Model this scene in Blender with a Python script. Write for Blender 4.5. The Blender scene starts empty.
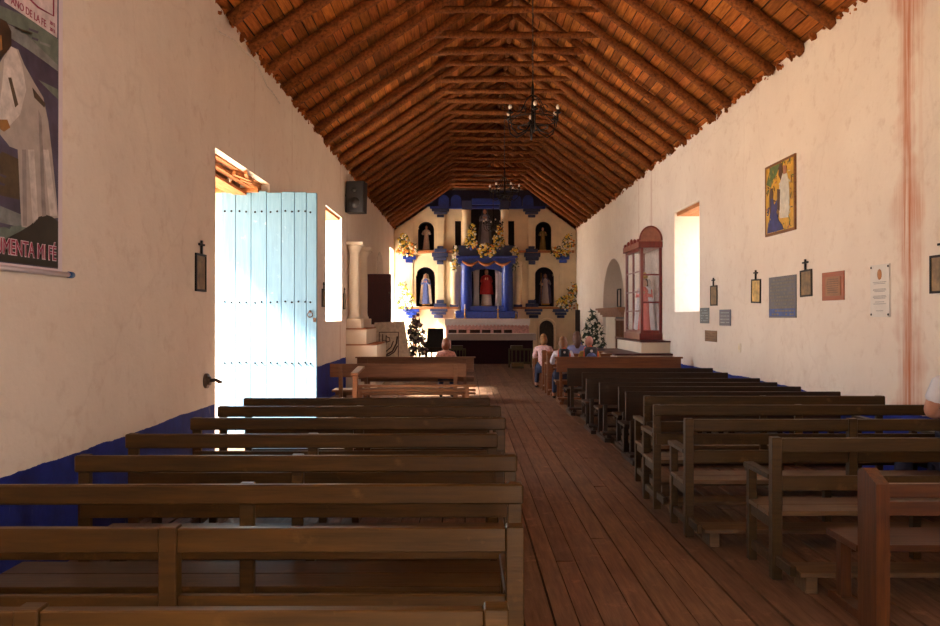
import bpy, bmesh, math, random
from mathutils import Vector, Matrix
random.seed(7)
PI = math.pi
S = bpy.context.scene
C = S.collection
# ------------------------------------------------------------------ camera, world, sun, exposure
cam_d = bpy.data.cameras.new('camera'); cam = bpy.data.objects.new('camera', cam_d); C.objects.link(cam)
cam.location = (0, 0, 1.6)
cam.rotation_euler = (PI/2 + math.atan(4/800), 0, -math.atan(5/800))
cam_d.sensor_width = 36; cam_d.lens = 800*36/940; cam_d.clip_end = 300
S.camera = cam
S.view_settings.view_transform = 'Standard'; S.view_settings.look = 'None'
S.view_settings.gamma = 1; S.view_settings.use_curve_mapping = False
S.view_settings.exposure = 0.5
w = bpy.data.worlds.new('world'); S.world = w; w.use_nodes = True
bg = w.node_tree.nodes['Background']; bg.inputs[0].default_value = (.72, .84, 1, 1); bg.inputs[1].default_value = 2.6
SUNV = Vector((1, .30, -.95)).normalized()
sl = bpy.data.lights.new('sun', 'SUN'); sl.energy = 56; sl.angle = math.radians(7); sl.color = (1, .93, .82)
so = bpy.data.objects.new('sun', sl); C.objects.link(so); so.rotation_euler = SUNV.to_track_quat('-Z', 'Y').to_euler()
so.location = (-20, 5, 20)
def area(name, loc, d, sx, sy, power, col=(1, 1, 1)):
    l = bpy.data.lights.new(name, 'AREA'); l.shape = 'RECTANGLE'; l.size = sx; l.size_y = sy; l.energy = power; l.color = col
    o = bpy.data.objects.new(name, l); C.objects.link(o); o.location = loc
    o.rotation_euler = Vector(d).to_track_quat('-Z', 'Z').to_euler(); return o
# area lamps for daylight at the openings; those behind the camera are added fill
area('daylight_doorway', (-3.66, 9.65, 1.75), (1, 0, 0), 2.5, 3.3, 45, (.93, .96, 1))
area('daylight_window_west', (-3.66, 16.4, 2.6), (1, 0, 0), 1.9, 2.1, 150, (.95, .97, 1))
area('daylight_window_east', (5.2, 15.1, 2.7), (-1, 0, 0), 1.7, 2.1, 22, (.95, .97, 1))
area('added_fill_rear', (.8, -3.9, 1.35), (0, 1, 0), 1.3, 2.5, 18, (1, .97, .93))  # unseen fill lamp added behind the camera
area('daylight_sanctuary', (-3.66, 29.3, 1.9), (1, 0, 0), 1.5, 3.2, 260, (1, .96, .9))
area('added_fill_west', (-3.66, -1.3, 3.1), (1, 0, 0), 2.0, 2.1, 190, (1, .97, .93))  # added fill to lighten the near walls and ceiling, out of view
area('added_fill_east', (5.2, -1.3, 3.1), (-1, 0, 0), 2.0, 2.1, 190, (1, .97, .93))  # matching added fill on the east side, also out of view

# ------------------------------------------------------------------ materials
def lin(c):
    return tuple(((v/255)/12.92 if v/255 <= .04045 else ((v/255+.055)/1.055)**2.4) for v in c)
MATS = {}
def nodes(m):
    m.use_nodes = True; nt = m.node_tree
    return nt, nt.nodes['Principled BSDF']
def mix(nt, fac, a, b, mode='MIX'):
    n = nt.nodes.new('ShaderNodeMix'); n.data_type = 'RGBA'; n.blend_type = mode
    for k, v in ((0, fac), (6, a), (7, b)):
        if hasattr(v, 'links'): nt.links.new(v, n.inputs[k])
        elif k == 0: n.inputs[0].default_value = v
        else: n.inputs[k].default_value = (*v[:3], 1)
    return n.outputs[2]
def math_(nt, op, a, b=None, c=None, clamp=False):
    n = nt.nodes.new('ShaderNodeMath'); n.operation = op; n.use_clamp = clamp
    for k, v in enumerate((a, b, c)):
        if v is None: continue
        if hasattr(v, 'links'): nt.links.new(v, n.inputs[k])
        else: n.inputs[k].default_value = v
    return n.outputs[0]
def noise(nt, vec, scale, detail=4, rough=.6, stretch=None):
    if stretch:
        mp = nt.nodes.new('ShaderNodeMapping'); mp.inputs['Scale'].default_value = stretch
        nt.links.new(vec, mp.inputs[0]); vec = mp.outputs[0]
    n = nt.nodes.new('ShaderNodeTexNoise'); n.inputs['Scale'].default_value = scale
    n.inputs['Detail'].default_value = detail; n.inputs['Roughness'].default_value = rough
    nt.links.new(vec, n.inputs['Vector']); return n.outputs[0]
def ramp(nt, f, lo, hi):
    n = nt.nodes.new('ShaderNodeMapRange'); n.inputs[1].default_value = lo; n.inputs[2].default_value = hi
    nt.links.new(f, n.inputs[0]); return n.outputs[0]
def bump(nt, bs, h, strength, dist=.01):
    n = nt.nodes.new('ShaderNodeBump'); n.inputs['Strength'].default_value = strength; n.inputs['Distance'].default_value = dist
    nt.links.new(h, n.inputs['Height']); nt.links.new(n.outputs[0], bs.inputs['Normal'])
def coords(nt, kind='Object'):
    return nt.nodes.new('ShaderNodeTexCoord').outputs[kind]
def plain(name, rgb, rough=.6, metal=0, var=.25, scale=12, b=.15):
    if name in MATS: return MATS[name]
    m = bpy.data.materials.new(name); nt, bs = nodes(m)
    v = coords(nt); c = lin(rgb); n = noise(nt, v, scale)
    col = mix(nt, ramp(nt, n, .3, .7), tuple(x*(1-var) for x in c), tuple(min(1, x*(1+var)) for x in c))
    nt.links.new(col, bs.inputs['Base Color']); bs.inputs['Roughness'].default_value = rough; bs.inputs['Metallic'].default_value = metal
    if b: bump(nt, bs, n, b)
    MATS[name] = m; return m
def wood(name, rgb, dark, axis='x', rough=.4, scale=1.0, tone=False, b=.25, spec=.5, wear=None):
    if name in MATS: return MATS[name]
    m = bpy.data.materials.new(name); nt, bs = nodes(m)
    v = coords(nt, 'Object')
    st = {'x': (1.2, 16, 16), 'y': (16, 1.2, 16), 'z': (16, 16, 1.2), 'n': (5, 5, 5)}[axis]
    g = noise(nt, v, 2.2*scale, 6, .65, st); big = noise(nt, v, 1.7, 3)
    col = mix(nt, ramp(nt, g, .3, .72), lin(dark), lin(rgb))
    col = mix(nt, ramp(nt, big, .35, .75), col, mix(nt, .35, col, lin(dark)))
    if wear:
        n3 = noise(nt, v, 5, 5, .7); col = mix(nt, ramp(nt, n3, .58, .72), col, lin(wear))
    if tone:
        a = nt.nodes.new('ShaderNodeAttribute'); a.attribute_name = 'tone'
        col = mix(nt, 1.0, col, a.outputs['Color'], 'MULTIPLY')
    nt.links.new(col, bs.inputs['Base Color'])
    r = nt.nodes.new('ShaderNodeMapRange'); r.inputs[3].default_value = rough-.08; r.inputs[4].default_value = rough+.15
    nt.links.new(big, r.inputs[0]); nt.links.new(r.outputs[0], bs.inputs['Roughness'])
    bs.inputs['Specular IOR Level'].default_value = spec
    bump(nt, bs, g, b, .006)
    MATS[name] = m; return m

def wall_material(name, stain=False, dado=True, tint=(228, 213, 198)):
    m = bpy.data.materials.new(name); nt, bs = nodes(m)
    pos = nt.nodes.new('ShaderNodeNewGeometry').outputs['Position']
    sep = nt.nodes.new('ShaderNodeSeparateXYZ'); nt.links.new(pos, sep.inputs[0])
    n1 = noise(nt, pos, .8, 5, .6); n2 = noise(nt, pos, 6, 6, .65)
    c = lin(tint)
    col = mix(nt, ramp(nt, n1, .35, .7), c, lin((238, 225, 210)))
    col = mix(nt, ramp(nt, n2, .55, .8), col, lin((216, 196, 178)))
    # thin wandering cracks
    wv = nt.nodes.new('ShaderNodeTexVoronoi'); wv.feature = 'DISTANCE_TO_EDGE'; wv.inputs['Scale'].default_value = .42
    n4 = nt.nodes.new('ShaderNodeTexNoise'); n4.inputs['Scale'].default_value = 2.5; n4.inputs['Detail'].default_value = 6
    nt.links.new(pos, n4.inputs['Vector'])
    va = nt.nodes.new('ShaderNodeVectorMath'); va.operation = 'MULTIPLY_ADD'; va.inputs[1].default_value = (.5, .5, .5)
    nt.links.new(n4.outputs[1], va.inputs[0]); nt.links.new(pos, va.inputs[2]); nt.links.new(va.outputs[0], wv.inputs['Vector'])
    cr = nt.nodes.new('ShaderNodeMapRange'); cr.inputs[1].default_value = 0; cr.inputs[2].default_value = .012; cr.inputs[3].default_value = .09; cr.inputs[4].default_value = 0
    nt.links.new(wv.outputs['Distance'], cr.inputs[0])
    col = mix(nt, cr.outputs[0], col, lin((160, 125, 95)))
    # vertical drip lines left by rain
    def streak(yc, hw, amt, colr, ax=1):
        d = math_(nt, 'ABSOLUTE', math_(nt, 'SUBTRACT', sep.outputs[ax], yc))
        wob = noise(nt, pos, 1.0, 5, .7, (14, 14, .5))
        wid = noise(nt, pos, 1.6, 3, .5, (.3, .3, 1))
        edge = math_(nt, 'SUBTRACT', 1.0, math_(nt, 'DIVIDE', d, math_(nt, 'MULTIPLY', math_(nt, 'POWER', math_(nt, 'MULTIPLY', wid, 1.9), 2.0), hw*1.1)), clamp=True)
        f = math_(nt, 'MULTIPLY', math_(nt, 'MULTIPLY', edge, ramp(nt, wob, .30, .56)), amt, clamp=True)
        return mix(nt, f, col, lin(colr))
    if stain:
        col = streak(7.55, .27, 1.0, (190, 106, 60)); col = streak(7.34, .09, .4, (200, 140, 100))
        col = streak(18.0, .10, .5, (170, 105, 75)); col = streak(19.3, .06, .5, (170, 115, 85))
    else:
        col = streak(10.2, .03, .55, (175, 120, 90)); col = streak(12.4, .03, .5, (170, 115, 85)); col = streak(17.2, .05, .5, (170, 110, 80))
        col = streak(18.2, .10, .5, (165, 100, 70))
    if dado is not False:
        e = noise(nt, pos, 1.3, 6, .7); zz = math_(nt, 'MULTIPLY_ADD', e, .07, .66)
        f = math_(nt, 'MULTIPLY', math_(nt, 'LESS_THAN', sep.outputs[2], zz), math_(nt, 'MULTIPLY', math_(nt, 'GREATER_THAN', sep.outputs[0], XL-.02), math_(nt, 'LESS_THAN', sep.outputs[0], XR+.02)))
        nb = noise(nt, pos, 3.5, 6, .7)
        blue = mix(nt, ramp(nt, nb, .3, .7), lin((6, 24, 104)), lin((14, 42, 146)))
        nw = noise(nt, pos, 9, 6, .75, (1, 1, .4)); blue = mix(nt, ramp(nt, nw, .62, .78), blue, lin((110, 115, 165)))
        col = mix(nt, f, col, blue)
    nt.links.new(col, bs.inputs['Base Color']); bs.inputs['Roughness'].default_value = .85
    h = math_(nt, 'MULTIPLY_ADD', n1, 3.0, n2); bump(nt, bs, h, .45, .02)
    return m
XL, XR = -2.68, 4.20
M_WL = wall_material('plaster_west'); M_WR = wall_material('plaster_east', stain=True)
M_WF = wall_material('plaster_back', dado=False)
def glow_free_glass():
    m = bpy.data.materials.new('cabinet_glass'); nt, bs = nodes(m)
    bs.inputs['Base Color'].default_value = (.95, .96, .97, 1); bs.inputs['Roughness'].default_value = .03
    bs.inputs['Alpha'].default_value = .09; return m
GLASS = glow_free_glass()
M_PEWL = wood('olive_brown_paint', (84, 56, 20), (50, 33, 11), 'x', .36, wear=(96, 68, 32), spec=.3)
M_PEWR = wood('olive_green_paint', (76, 54, 22), (48, 33, 13), 'x', .42, wear=(96, 70, 38), spec=.3)
M_DARK = wood('dark_stained_wood', (60, 38, 22), (34, 22, 12), 'x', .42, spec=.3)
M_BRN = wood('honey_brown_wood', (142, 84, 40), (96, 52, 24), 'x', .36)
M_PALE = wood('pale_brown_wood', (150, 104, 68), (110, 70, 42), 'x', .42)  # paler brown for the pews past the doorway
M_VARN = wood('varnished_pine', (104, 60, 24), (54, 27, 10), 'z', .3)
M_VARNX = wood('varnished_pine_plank', (98, 56, 24), (56, 29, 12), 'x', .32)
M_SEAT = wood('worn_seat_wood', (118, 90, 58), (78, 56, 34), 'x', .42)
M_LOG = wood('weathered_log', (166, 98, 46), (72, 36, 14), 'n', .75, 2.2, b=.8, spec=.2)
M_DECK = wood('roof_board', (206, 126, 58), (122, 66, 26), 'y', .8, tone=True, b=.6, spec=.15)
M_FLOOR = wood('floor_board', (138, 106, 82), (88, 63, 46), 'y', .55, tone=True, b=.45, spec=.25, wear=(150, 114, 92))
M_GAP = plain('dark_gap', (22, 14, 10), .9)
M_IRON = plain('wrought_iron', (30, 24, 22), .5, .7)
M_RUST = plain('rusty_iron', (92, 74, 60), .5, .6)
M_WHITE = plain('white_plaster', (232, 218, 196), .8, var=.06, scale=3)
M_CREAM = plain('cream_limewash', (232, 212, 176), .75, var=.08, scale=3, b=.3)
M_BLUE = plain('altar_blue', (30, 54, 140), .35, var=.25)
M_NAVY = plain('grey_blue_paint', (52, 60, 96), .6, var=.2)
M_TERRA = plain('terracotta_ledge', (176, 112, 66), .7)
M_BLACK = plain('black_shell', (26, 24, 24), .55)
M_RED = wood('red_cabinet_wood', (136, 36, 20), (92, 20, 12), 'z', .3)
M_MAROON = wood('dark_red_wood', (84, 18, 14), (56, 10, 10), 'z', .4)
M_CLOTH = plain('white_cloth', (226, 220, 222), .85, var=.06)
M_PURPLE = plain('purple_altar_cloth', (44, 12, 30), .9)
M_GOLD = plain('gilt', (190, 140, 50), .35, .6)
M_SKIN = plain('skin', (196, 140, 112), .6, var=.08)
M_LEAF = plain('leaf_green', (58, 74, 34), .6)

# ------------------------------------------------------------------ mesh builder
class MB:
    def __init__(s): s.v = []; s.f = []; s.m = []; s.sm = []; s.t = []; s.mi = 0; s.tone = (1, 1, 1)
    def add(s, vs, fs, smooth=False):
        n = len(s.v); s.v += [tuple(p) for p in vs]
        for f in fs: s.f.append([n+i for i in f]); s.m.append(s.mi); s.sm.append(smooth); s.t.append(s.tone)
        return s
    def box(s, x0, x1, y0, y1, z0, z1, mat=None):
        vs = [Vector((x, y, z)) for x in (x0, x1) for y in (y0, y1) for z in (z0, z1)]
        if mat: vs = [mat @ p for p in vs]
        return s.add(vs, [(0, 1, 3, 2), (4, 6, 7, 5), (0, 4, 5, 1), (2, 3, 7, 6), (0, 2, 6, 4), (1, 5, 7, 3)])
    def beam(s, a, b, wd, ht, up=(0, 0, 1)):
        a, b = Vector(a), Vector(b); d = (b-a).normalized(); u = Vector(up); r = d.cross(u).normalized(); u = r.cross(d)
        vs = []
        for p in (a, b):
            for i, j in ((-1, -1), (1, -1), (1, 1), (-1, 1)): vs.append(p + r*i*wd/2 + u*j*ht/2)
        return s.add(vs, [(0, 3, 2, 1), (4, 5, 6, 7), (0, 1, 5, 4), (1, 2, 6, 5), (2, 3, 7, 6), (3, 0, 4, 7)])
    def tube(s, pts, rad, n=8, smooth=True, cap=True):
        pts = [Vector(p) for p in pts]; rs = rad if isinstance(rad, (list, tuple)) else [rad]*len(pts)
        base = []; prev = None
        for i, p in enumerate(pts):
            d = (pts[min(i+1, len(pts)-1)] - pts[max(i-1, 0)]).normalized()
            ref = prev if prev is not None else (Vector((0, 0, 1)) if abs(d.z) < .9 else Vector((1, 0, 0)))
            r = (ref - d*ref.dot(d)).normalized(); prev = r; q = d.cross(r)
            base += [p + (r*math.cos(2*PI*k/n) + q*math.sin(2*PI*k/n))*rs[i] for k in range(n)]
        fs = []
        for i in range(len(pts)-1):
            for k in range(n): fs.append((i*n+k, i*n+(k+1) % n, (i+1)*n+(k+1) % n, (i+1)*n+k))
        if cap: fs += [tuple(range(n))[::-1], tuple(range((len(pts)-1)*n, len(pts)*n))]
        return s.add(base, fs, smooth)
    def lathe(s, prof, c=(0, 0, 0), n=20, sx=1, sy=1, smooth=True):
        vs = [(c[0]+r*math.cos(2*PI*k/n)*sx, c[1]+r*math.sin(2*PI*k/n)*sy, c[2]+z) for r, z in prof for k in range(n)]
        fs = []
        for i in range(len(prof)-1):
            for k in range(n): fs.append((i*n+k, i*n+(k+1) % n, (i+1)*n+(k+1) % n, (i+1)*n+k))
        fs += [tuple(range(n))[::-1], tuple(range((len(prof)-1)*n, len(prof)*n))]
        return s.add(vs, fs, smooth)
    def ball(s, c, r, nu=12, nv=8):
        if not isinstance(r, (list, tuple)): r = (r, r, r)
        prof = [(math.sin(PI*(j+.02)/(nv+.04)), -math.cos(PI*(j+.02)/(nv+.04))) for j in range(nv+1)]
        vs = [(c[0]+a*math.cos(2*PI*k/nu)*r[0], c[1]+a*math.sin(2*PI*k/nu)*r[1], c[2]+z*r[2]) for a, z in prof for k in range(nu)]
        fs = [(i*nu+k, i*nu+(k+1) % nu, (i+1)*nu+(k+1) % nu, (i+1)*nu+k) for i in range(nv) for k in range(nu)]
        fs += [tuple(range(nu))[::-1], tuple(range(nv*nu, (nv+1)*nu))]
        return s.add(vs, fs, True)
    def prism(s, poly, a0, a1, axis='y'):
        """poly in (u, z); extruded along axis"""
        def P(u, z, a): return (u, a, z) if axis == 'y' else ((a, u, z) if axis == 'x' else (u, z, a))
        n = len(poly); vs = [P(u, z, a0) for u, z in poly] + [P(u, z, a1) for u, z in poly]
        fs = [tuple(range(n)), tuple(range(n, 2*n))[::-1]] + [(i, (i+1) % n, n+(i+1) % n, n+i) for i in range(n)]
        return s.add(vs, fs)
    def build(s, name, mats, parent=None, loc=None, bevel=0):
        me = bpy.data.meshes.new(name); me.from_pydata(s.v, [], s.f)
        if not isinstance(mats, (list, tuple)): mats = [mats]
        for m in mats: me.materials.append(m)
        me.polygons.foreach_set('material_index', s.m); me.polygons.foreach_set('use_smooth', s.sm)
        if any(t != (1, 1, 1) for t in s.t):
            at = me.color_attributes.new('tone', 'FLOAT_COLOR', 'CORNER'); k = 0
            for p, t in zip(me.polygons, s.t):
                for _ in range(p.loop_total): at.data[k].color = (*t, 1); k += 1
        bm = bmesh.new(); bm.from_mesh(me); bmesh.ops.recalc_face_normals(bm, faces=bm.faces)
        if bevel: bmesh.ops.bevel(bm, geom=bm.edges, offset=bevel, segments=1, affect='EDGES', clamp_overlap=True)
        bm.to_mesh(me); bm.free()
        o = bpy.data.objects.new(name, me); C.objects.link(o)
        if parent: o.parent = parent
        if loc: o.location = loc
        return o
def bx(name, m, parent, *b, bevel=.004): return MB().box(*b).build(name, m, parent, bevel=bevel)
def thing(name, label, cat, loc=(0, 0, 0), rz=0, group=None):
    o = bpy.data.objects.new(name, None); C.objects.link(o); o.location = loc; o.rotation_euler = (0, 0, rz)
    o.empty_display_size = .1
    o['label'] = label; o['category'] = cat
    if group: o['group'] = group
    return o
def tag(o, label, cat, group=None):
    o['label'] = label; o['category'] = cat
    if group: o['group'] = group
    return o
def struct(o): o['kind'] = 'structure'; return o

# ------------------------------------------------------------------ the shell
XL, XR, XLN = -2.68, 4.20, -2.60      # inner faces; the wall near the camera stands a little proud
TH = .92
RX = .95                              # ridge
ZE = 4.93
def zroof(x): return ZE + (.68*(x-XL) if x < RX else .745*(XR-x)) if x < RX else ZE + .745*(XR-x)
ZL = .68*(RX-XL); ZR_ = .745*(XR-RX)
def arch_top(c, hw, zs, rise):
    return lambda u: zs + rise*math.sqrt(max(0, 1-((u-c)/hw)**2))
def pierced(mb, u0, u1, z0, z1, holes, w0, w1, axis, step=.06):
    """slab over (u, z) with holes [(ua, ub, za, top, archfn)], thickness w0..w1; axis 'x': u runs along y, axis 'y': u runs along x.
       z1 may be a function of u"""
    cuts = {u0, u1}
    for h in holes:
        cuts |= {h[0], h[1]}
        if callable(h[3]):
            k = int((h[1]-h[0])/step)+1
            for i in range(1, k): cuts.add(h[0]+(h[1]-h[0])*i/k)
    if callable(z1):
        k = int((u1-u0)/.08)
        for i in range(1, k): cuts.add(u0+(u1-u0)*i/k)
    cuts = sorted(c for c in cuts if u0-1e-6 <= c <= u1+1e-6)
    def col(ua, ub, za, zb, zb2=None, za2=None):
        zb2 = zb if zb2 is None else zb2; za2 = za if za2 is None else za2
        if max(zb, zb2) - min(za, za2) < 1e-4: return
        mb.prism([(ua, za), (ub, za2), (ub, zb2), (ua, zb)], w0, w1, axis)
    for a, b in zip(cuts, cuts[1:]):
        if b-a < 1e-5: continue
        top = (z1(a), z1(b)) if callable(z1) else (z1, z1)
        hs = sorted([h for h in holes if h[0] <= (a+b)/2 <= h[1]], key=lambda h: h[2]); z = z0; z_2 = z0
        for h in hs:
            col(a, b, z, h[2], h[2], z_2)
            z = h[3](a) if callable(h[3]) else h[3]; z_2 = h[3](b) if callable(h[3]) else h[3]
        col(a, b, z, top[0], top[1], z_2)
# west wall (doorway and window side)
mb = MB()
pierced(mb, -3, 8.33, 0, 5.0, [(-2.3, -.3, 2.0, 4.1)], XLN, XL-TH, 'x')  # the opening out of view is added for the west fill
struct(mb.build('wall_left', M_WL)); mb = MB()
pierced(mb, 8.33, 31, 0, 4.99, [(8.36, 11.0, 0, 3.42), (15.4, 17.4, 1.52, 3.76), (28.45, 30.15, .0, 4.1)], XL, XL-TH, 'x')
struct(mb.build('wall_left', M_WL))
mb = MB()
pierced(mb, -3, 31, 0, 4.99, [(-2.3, -.3, 2.0, 4.1), (14.3, 16.0, 1.70, 3.69), (21.1, 24.3, 0, arch_top(22.7, 1.6, 1.95, 1.3))], XR, XR+TH, 'x')  # first opening is added out of view for the east fill
struct(mb.build('wall_right', M_WR))
mb = MB(); mb.box(XR+TH, XR+TH+.1, 20.8, 26.8, 0, 4.4)
struct(mb.build('wall_alcove', M_WF))
mb = MB(); pierced(mb, XL-TH, XR+TH, 0, lambda u: 4.4+.68*(u-XL+TH) if u < RX else 4.4+.745*(XR+TH-u), [(.1, 1.5, 0, 2.7)], -3.5, -3, 'y', .3)
struct(mb.build('wall_rear', M_WF))
mb = MB(); pierced(mb, XL-TH, XR+TH, 0, lambda u: 4.4+.68*(u-XL+TH) if u < RX else 4.4+.745*(XR+TH-u), [], 30.9, 31.3, 'y')
struct(mb.build('wall_altar', M_WF))
# ragged broken lintel over the doorway, boards seen from below
mb = MB()
for k in range(9):
    x = XL-.10-k*.093
    y0 = 8.34; y1 = 11.0
    mb.tone = tuple(random.uniform(.7, 1.2) for _ in range(1))*3
    mb.box(x-.085, x, y0, y1, 3.365+random.uniform(-.0, .02), 3.41, Matrix.Rotation(random.uniform(-.012, .012), 4, 'X'))
for k in range(30):
    y = random.uniform(8.4, 10.9); x = random.uniform(XL-TH+.1, XL-.05)
    w1 = random.uniform(.01, .03); l1 = random.uniform(.06, .3); mb.box(x-w1, x+w1, y-l1, y+l1, 3.34+random.uniform(-.01, .02), 3.40, Matrix.Translation((x, y, 0)) @ Matrix.Rotation(random.uniform(-.25, .25), 4, 'Z') @ Matrix.Translation((-x, -y, 0)))
mb.box(XL-TH, XL-.12, 10.80, 10.90, 3.29, 3.345); struct(mb.build('trim_lintel', wood('adobe_lintel', (206, 140, 84), (150, 90, 48), 'y', .8, b=.8)))
mb = MB()
for x0 in (XL,):
    mb.box(XR+.05, XR+TH, 14.3, 16.0, 3.62, 3.69)
struct(mb.build('trim_window_lintel', MATS['adobe_lintel']))
mb = MB(); mb.box(XL-.60, XL-.05, 15.4, 17.4, 3.70, 3.76)
struct(mb.build('trim_shutter_lintel', MATS['adobe_lintel']))
mb = MB(); mb.box(XL-.02, XL+.06, 8.335, 8.41, 0, 3.3)
struct(mb.build('trim_door_post', wood('bare_post', (176, 128, 88), (120, 78, 48), 'z', .7)))
# window frames with glass
def window(name, x, y0, y1, z0, z1):
    mb = MB(); f = .05
    for a, b, c, d in ((y0, y0+f, z0, z1), (y1-f, y1, z0, z1), (y0, y1, z0, z0+f), (y0, y1, z1-f, z1)): mb.box(x-.03, x+.03, a, b, c, d)
    mb.box(x-.02, x+.02, (y0+y1)/2-.02, (y0+y1)/2+.02, z0, z1)
    return struct(mb.build(name, M_WHITE))
window('window_1', XL-TH+.05, 15.4, 17.4, 1.52, 3.70)
window('window_2', XR+TH-.05, 14.3, 16.0, 1.70, 3.62)
mb = MB(); mb.prism([(XL-TH, 4.02), (XL-TH, 3.92), (-4.62, 3.60), (-4.62, 3.70)], 7.2, 11.6, 'y')
struct(mb.build('trim_shade_canopy', MATS['bare_post']))  # unseen canopy added to cast the sloping shade on the door leaf
# floor boards
mb = MB(); mb.mi = 1; mb.box(XL-TH, XR+TH, -3.2, 30.95, -.12, -.02); mb.mi = 0
x = XL-TH
while x < XR+TH:
    wd = random.uniform(.11, .19); y = -3.2 - random.uniform(0, 2)
    while y < 30.9:
        L = random.uniform(4, 9); t = random.uniform(.8, 1.12); mb.tone = (t, t*random.uniform(.95, 1.02), t*random.uniform(.9, 1.03))
        h = random.uniform(-.004, .0); yy0, yy1 = max(-3.2, y), min(30.9, y+L-.008); sk = random.uniform(-.006, .006)
        if yy1 > yy0:
            g = .007 if random.random() < .8 else .014
            vs = [(x+sk, yy0, -.03), (x+wd-g, yy0, -.03), (x+wd-g+sk, yy1, -.03), (x, yy1, -.03),
                  (x+sk, yy0, h), (x+wd-g, yy0, h-.002), (x+wd-g+sk, yy1, h), (x, yy1, h-.003)]
            mb.add(vs, [(4, 5, 6, 7), (0, 1, 5, 4), (1, 2, 6, 5), (2, 3, 7, 6), (3, 0, 4, 7)])
        y += L
    x += wd
struct(mb.build('floor', [M_FLOOR, M_GAP]))
mb = MB(); mb.box(-40, XL-TH, -30, 60, -.3, -.02); mb.box(XR+TH, 40, -30, 60, -.3, -.02); mb.box(XL-TH, XR+TH, -30, -3.5, -.3, -.02)
struct(mb.build('ground', plain('bright_sand', (206, 176, 140), .9)))  # sand's own pale colour
# roof: boards, sealed sheet above, crumbs along the eaves
mb = MB()
def roof_pt(side, t, off, y):
    """t: horizontal distance from the inner wall face towards the ridge"""
    sl = .68 if side < 0 else .745; nrm = Vector((-sl*(-side)*-1, 0, 1)).normalized()
    x = XL+t if side < 0 else XR-t
    n = Vector((-sl, 0, 1)).normalized() if side < 0 else Vector((sl, 0, 1)).normalized()
    return Vector((x, y, ZE+sl*t)) + n*off
SP = .88; Y0 = -2.6
for side, W_ in ((-1, RX-XL), (1, XR-RX)):
    sl = .68 if side < 0 else .745
    wb = .15/math.sqrt(1+sl*sl); t = -1.0
    while t < W_+.02:
        yb = -3.2
        k = 0
        while yb < 31:
            y1 = yb + SP*random.choice((1, 1, 1, 2)) + random.uniform(-.06, .06); y1 = min(y1, 31.2)
            v = random.uniform(.55, 1.25); mb.tone = (v, v*random.uniform(.9, 1.05), v*random.uniform(.75, 1.1))
            o0 = .09+random.uniform(-.012, .012); o1 = .09+random.uniform(-.012, .012); e = .008*random.random()
            a, b = t+.004+e, min(t+wb-.004, W_+.03)
            P4 = [roof_pt(side, a, o0, yb+.006), roof_pt(side, b, o1, yb+.006), roof_pt(side, b, o1, y1-.006), roof_pt(side, a, o0, y1-.006)]
            Q4 = [roof_pt(side, a, .12, yb+.006), roof_pt(side, b, .12, yb+.006), roof_pt(side, b, .12, y1-.006), roof_pt(side, a, .12, y1-.006)]
            mb.add(P4+Q4, [(0, 1, 2, 3), (0, 1, 5, 4), (1, 2, 6, 5), (2, 3, 7, 6), (3, 0, 4, 7)])
            yb = y1
        t += wb
    mb.tone = (1, 1, 1); mb.mi = 1
    a0, b0, a1, b1 = (roof_pt(side, -1.2, .13, -3.6), roof_pt(side, W_+.1, .13, -3.6), roof_pt(side, -1.2, .13, 31.4), roof_pt(side, W_+.1, .13, 31.4))
    u = Vector((0, 0, .15)); mb.add([a0, b0, b1, a1, a0+u, b0+u, b1+u, a1+u], [(0, 1, 2, 3), (4, 5, 6, 7), (0, 1, 5, 4), (1, 2, 6, 5), (2, 3, 7, 6), (3, 0, 4, 7)])
    mb.mi = 0
    for k in range(600):                               # mud and straw crumbs where boards meet the wall
        y = random.uniform(2, 30.5); r = random.uniform(.01, .035)
        v = random.uniform(.5, 1.1); mb.tone = (v, v*.9, v*.85)
        p = roof_pt(side, random.uniform(-.03, .04), random.uniform(-.015, .09), y)
        R = Matrix.Translation(p) @ Matrix.Rotation(random.uniform(0, 3), 4, 'X') @ Matrix.Rotation(random.uniform(0, 3), 4, 'Z')
        mb.box(-r, r, -r*1.6, r*1.6, -r*.6, r*.6, R)
ceil = struct(mb.build('ceiling', [M_DECK, M_GAP]))
# log rafters and collar beams are fixed parts of the ceiling
def log(name, a, b, r, wob, n=9):
    a, b = Vector(a), Vector(b); pts = []; rs = []
    ph = random.uniform(0, 6); A = random.uniform(-1, 1)*wob; B = random.uniform(-1, 1)*wob*.7
    for i in range(n+1):
        t = i/n; p = a.lerp(b, t)
        k = math.sin(PI*t)
        p += Vector((random.uniform(-.007, .007), A*k + B*math.sin(2*PI*t+ph)*.5 + random.uniform(-.01, .01), -abs(B)*.3*k+random.uniform(-.012, .012)))
        pts.append(p); rs.append(r*random.uniform(.88, 1.12)*(1.08-.16*t))
    return MB().tube(pts, rs, 8).build(name, M_LOG, ceil)
k = 0; y = Y0+.2
ys = []
while y < 30.0: ys.append(y); y += SP
ZC = 6.42
for y in ys:
    for side, W_ in ((-1, RX-XL), (1, XR-RX)):
        if y < 2: continue
        yy = y+random.uniform(-.07, .07)
        a = roof_pt(side, random.uniform(-.02, .03), -.0, yy); b = roof_pt(side, W_+.02, 0, yy+random.uniform(-.06, .06))
        log('rafter', a, b, random.uniform(.062, .082), .06)
    if y > 4:
        z = ZC + random.uniform(-.05, .05)
        xa = XL+(z-ZE)/.68 - .12; xb = XR-(z-ZE)/.745+.12
        log('collar_beam', (xa, y+.1, z+random.uniform(-.03, .03)), (xb, y+.1, z+random.uniform(-.04, .04)), random.uniform(.05, .068), .05)
log('ridge_pole', (RX, -3, ZE+ZL+.03), (RX, 30.5, ZE+ZL+.03), .06, .02, 20)
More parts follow.
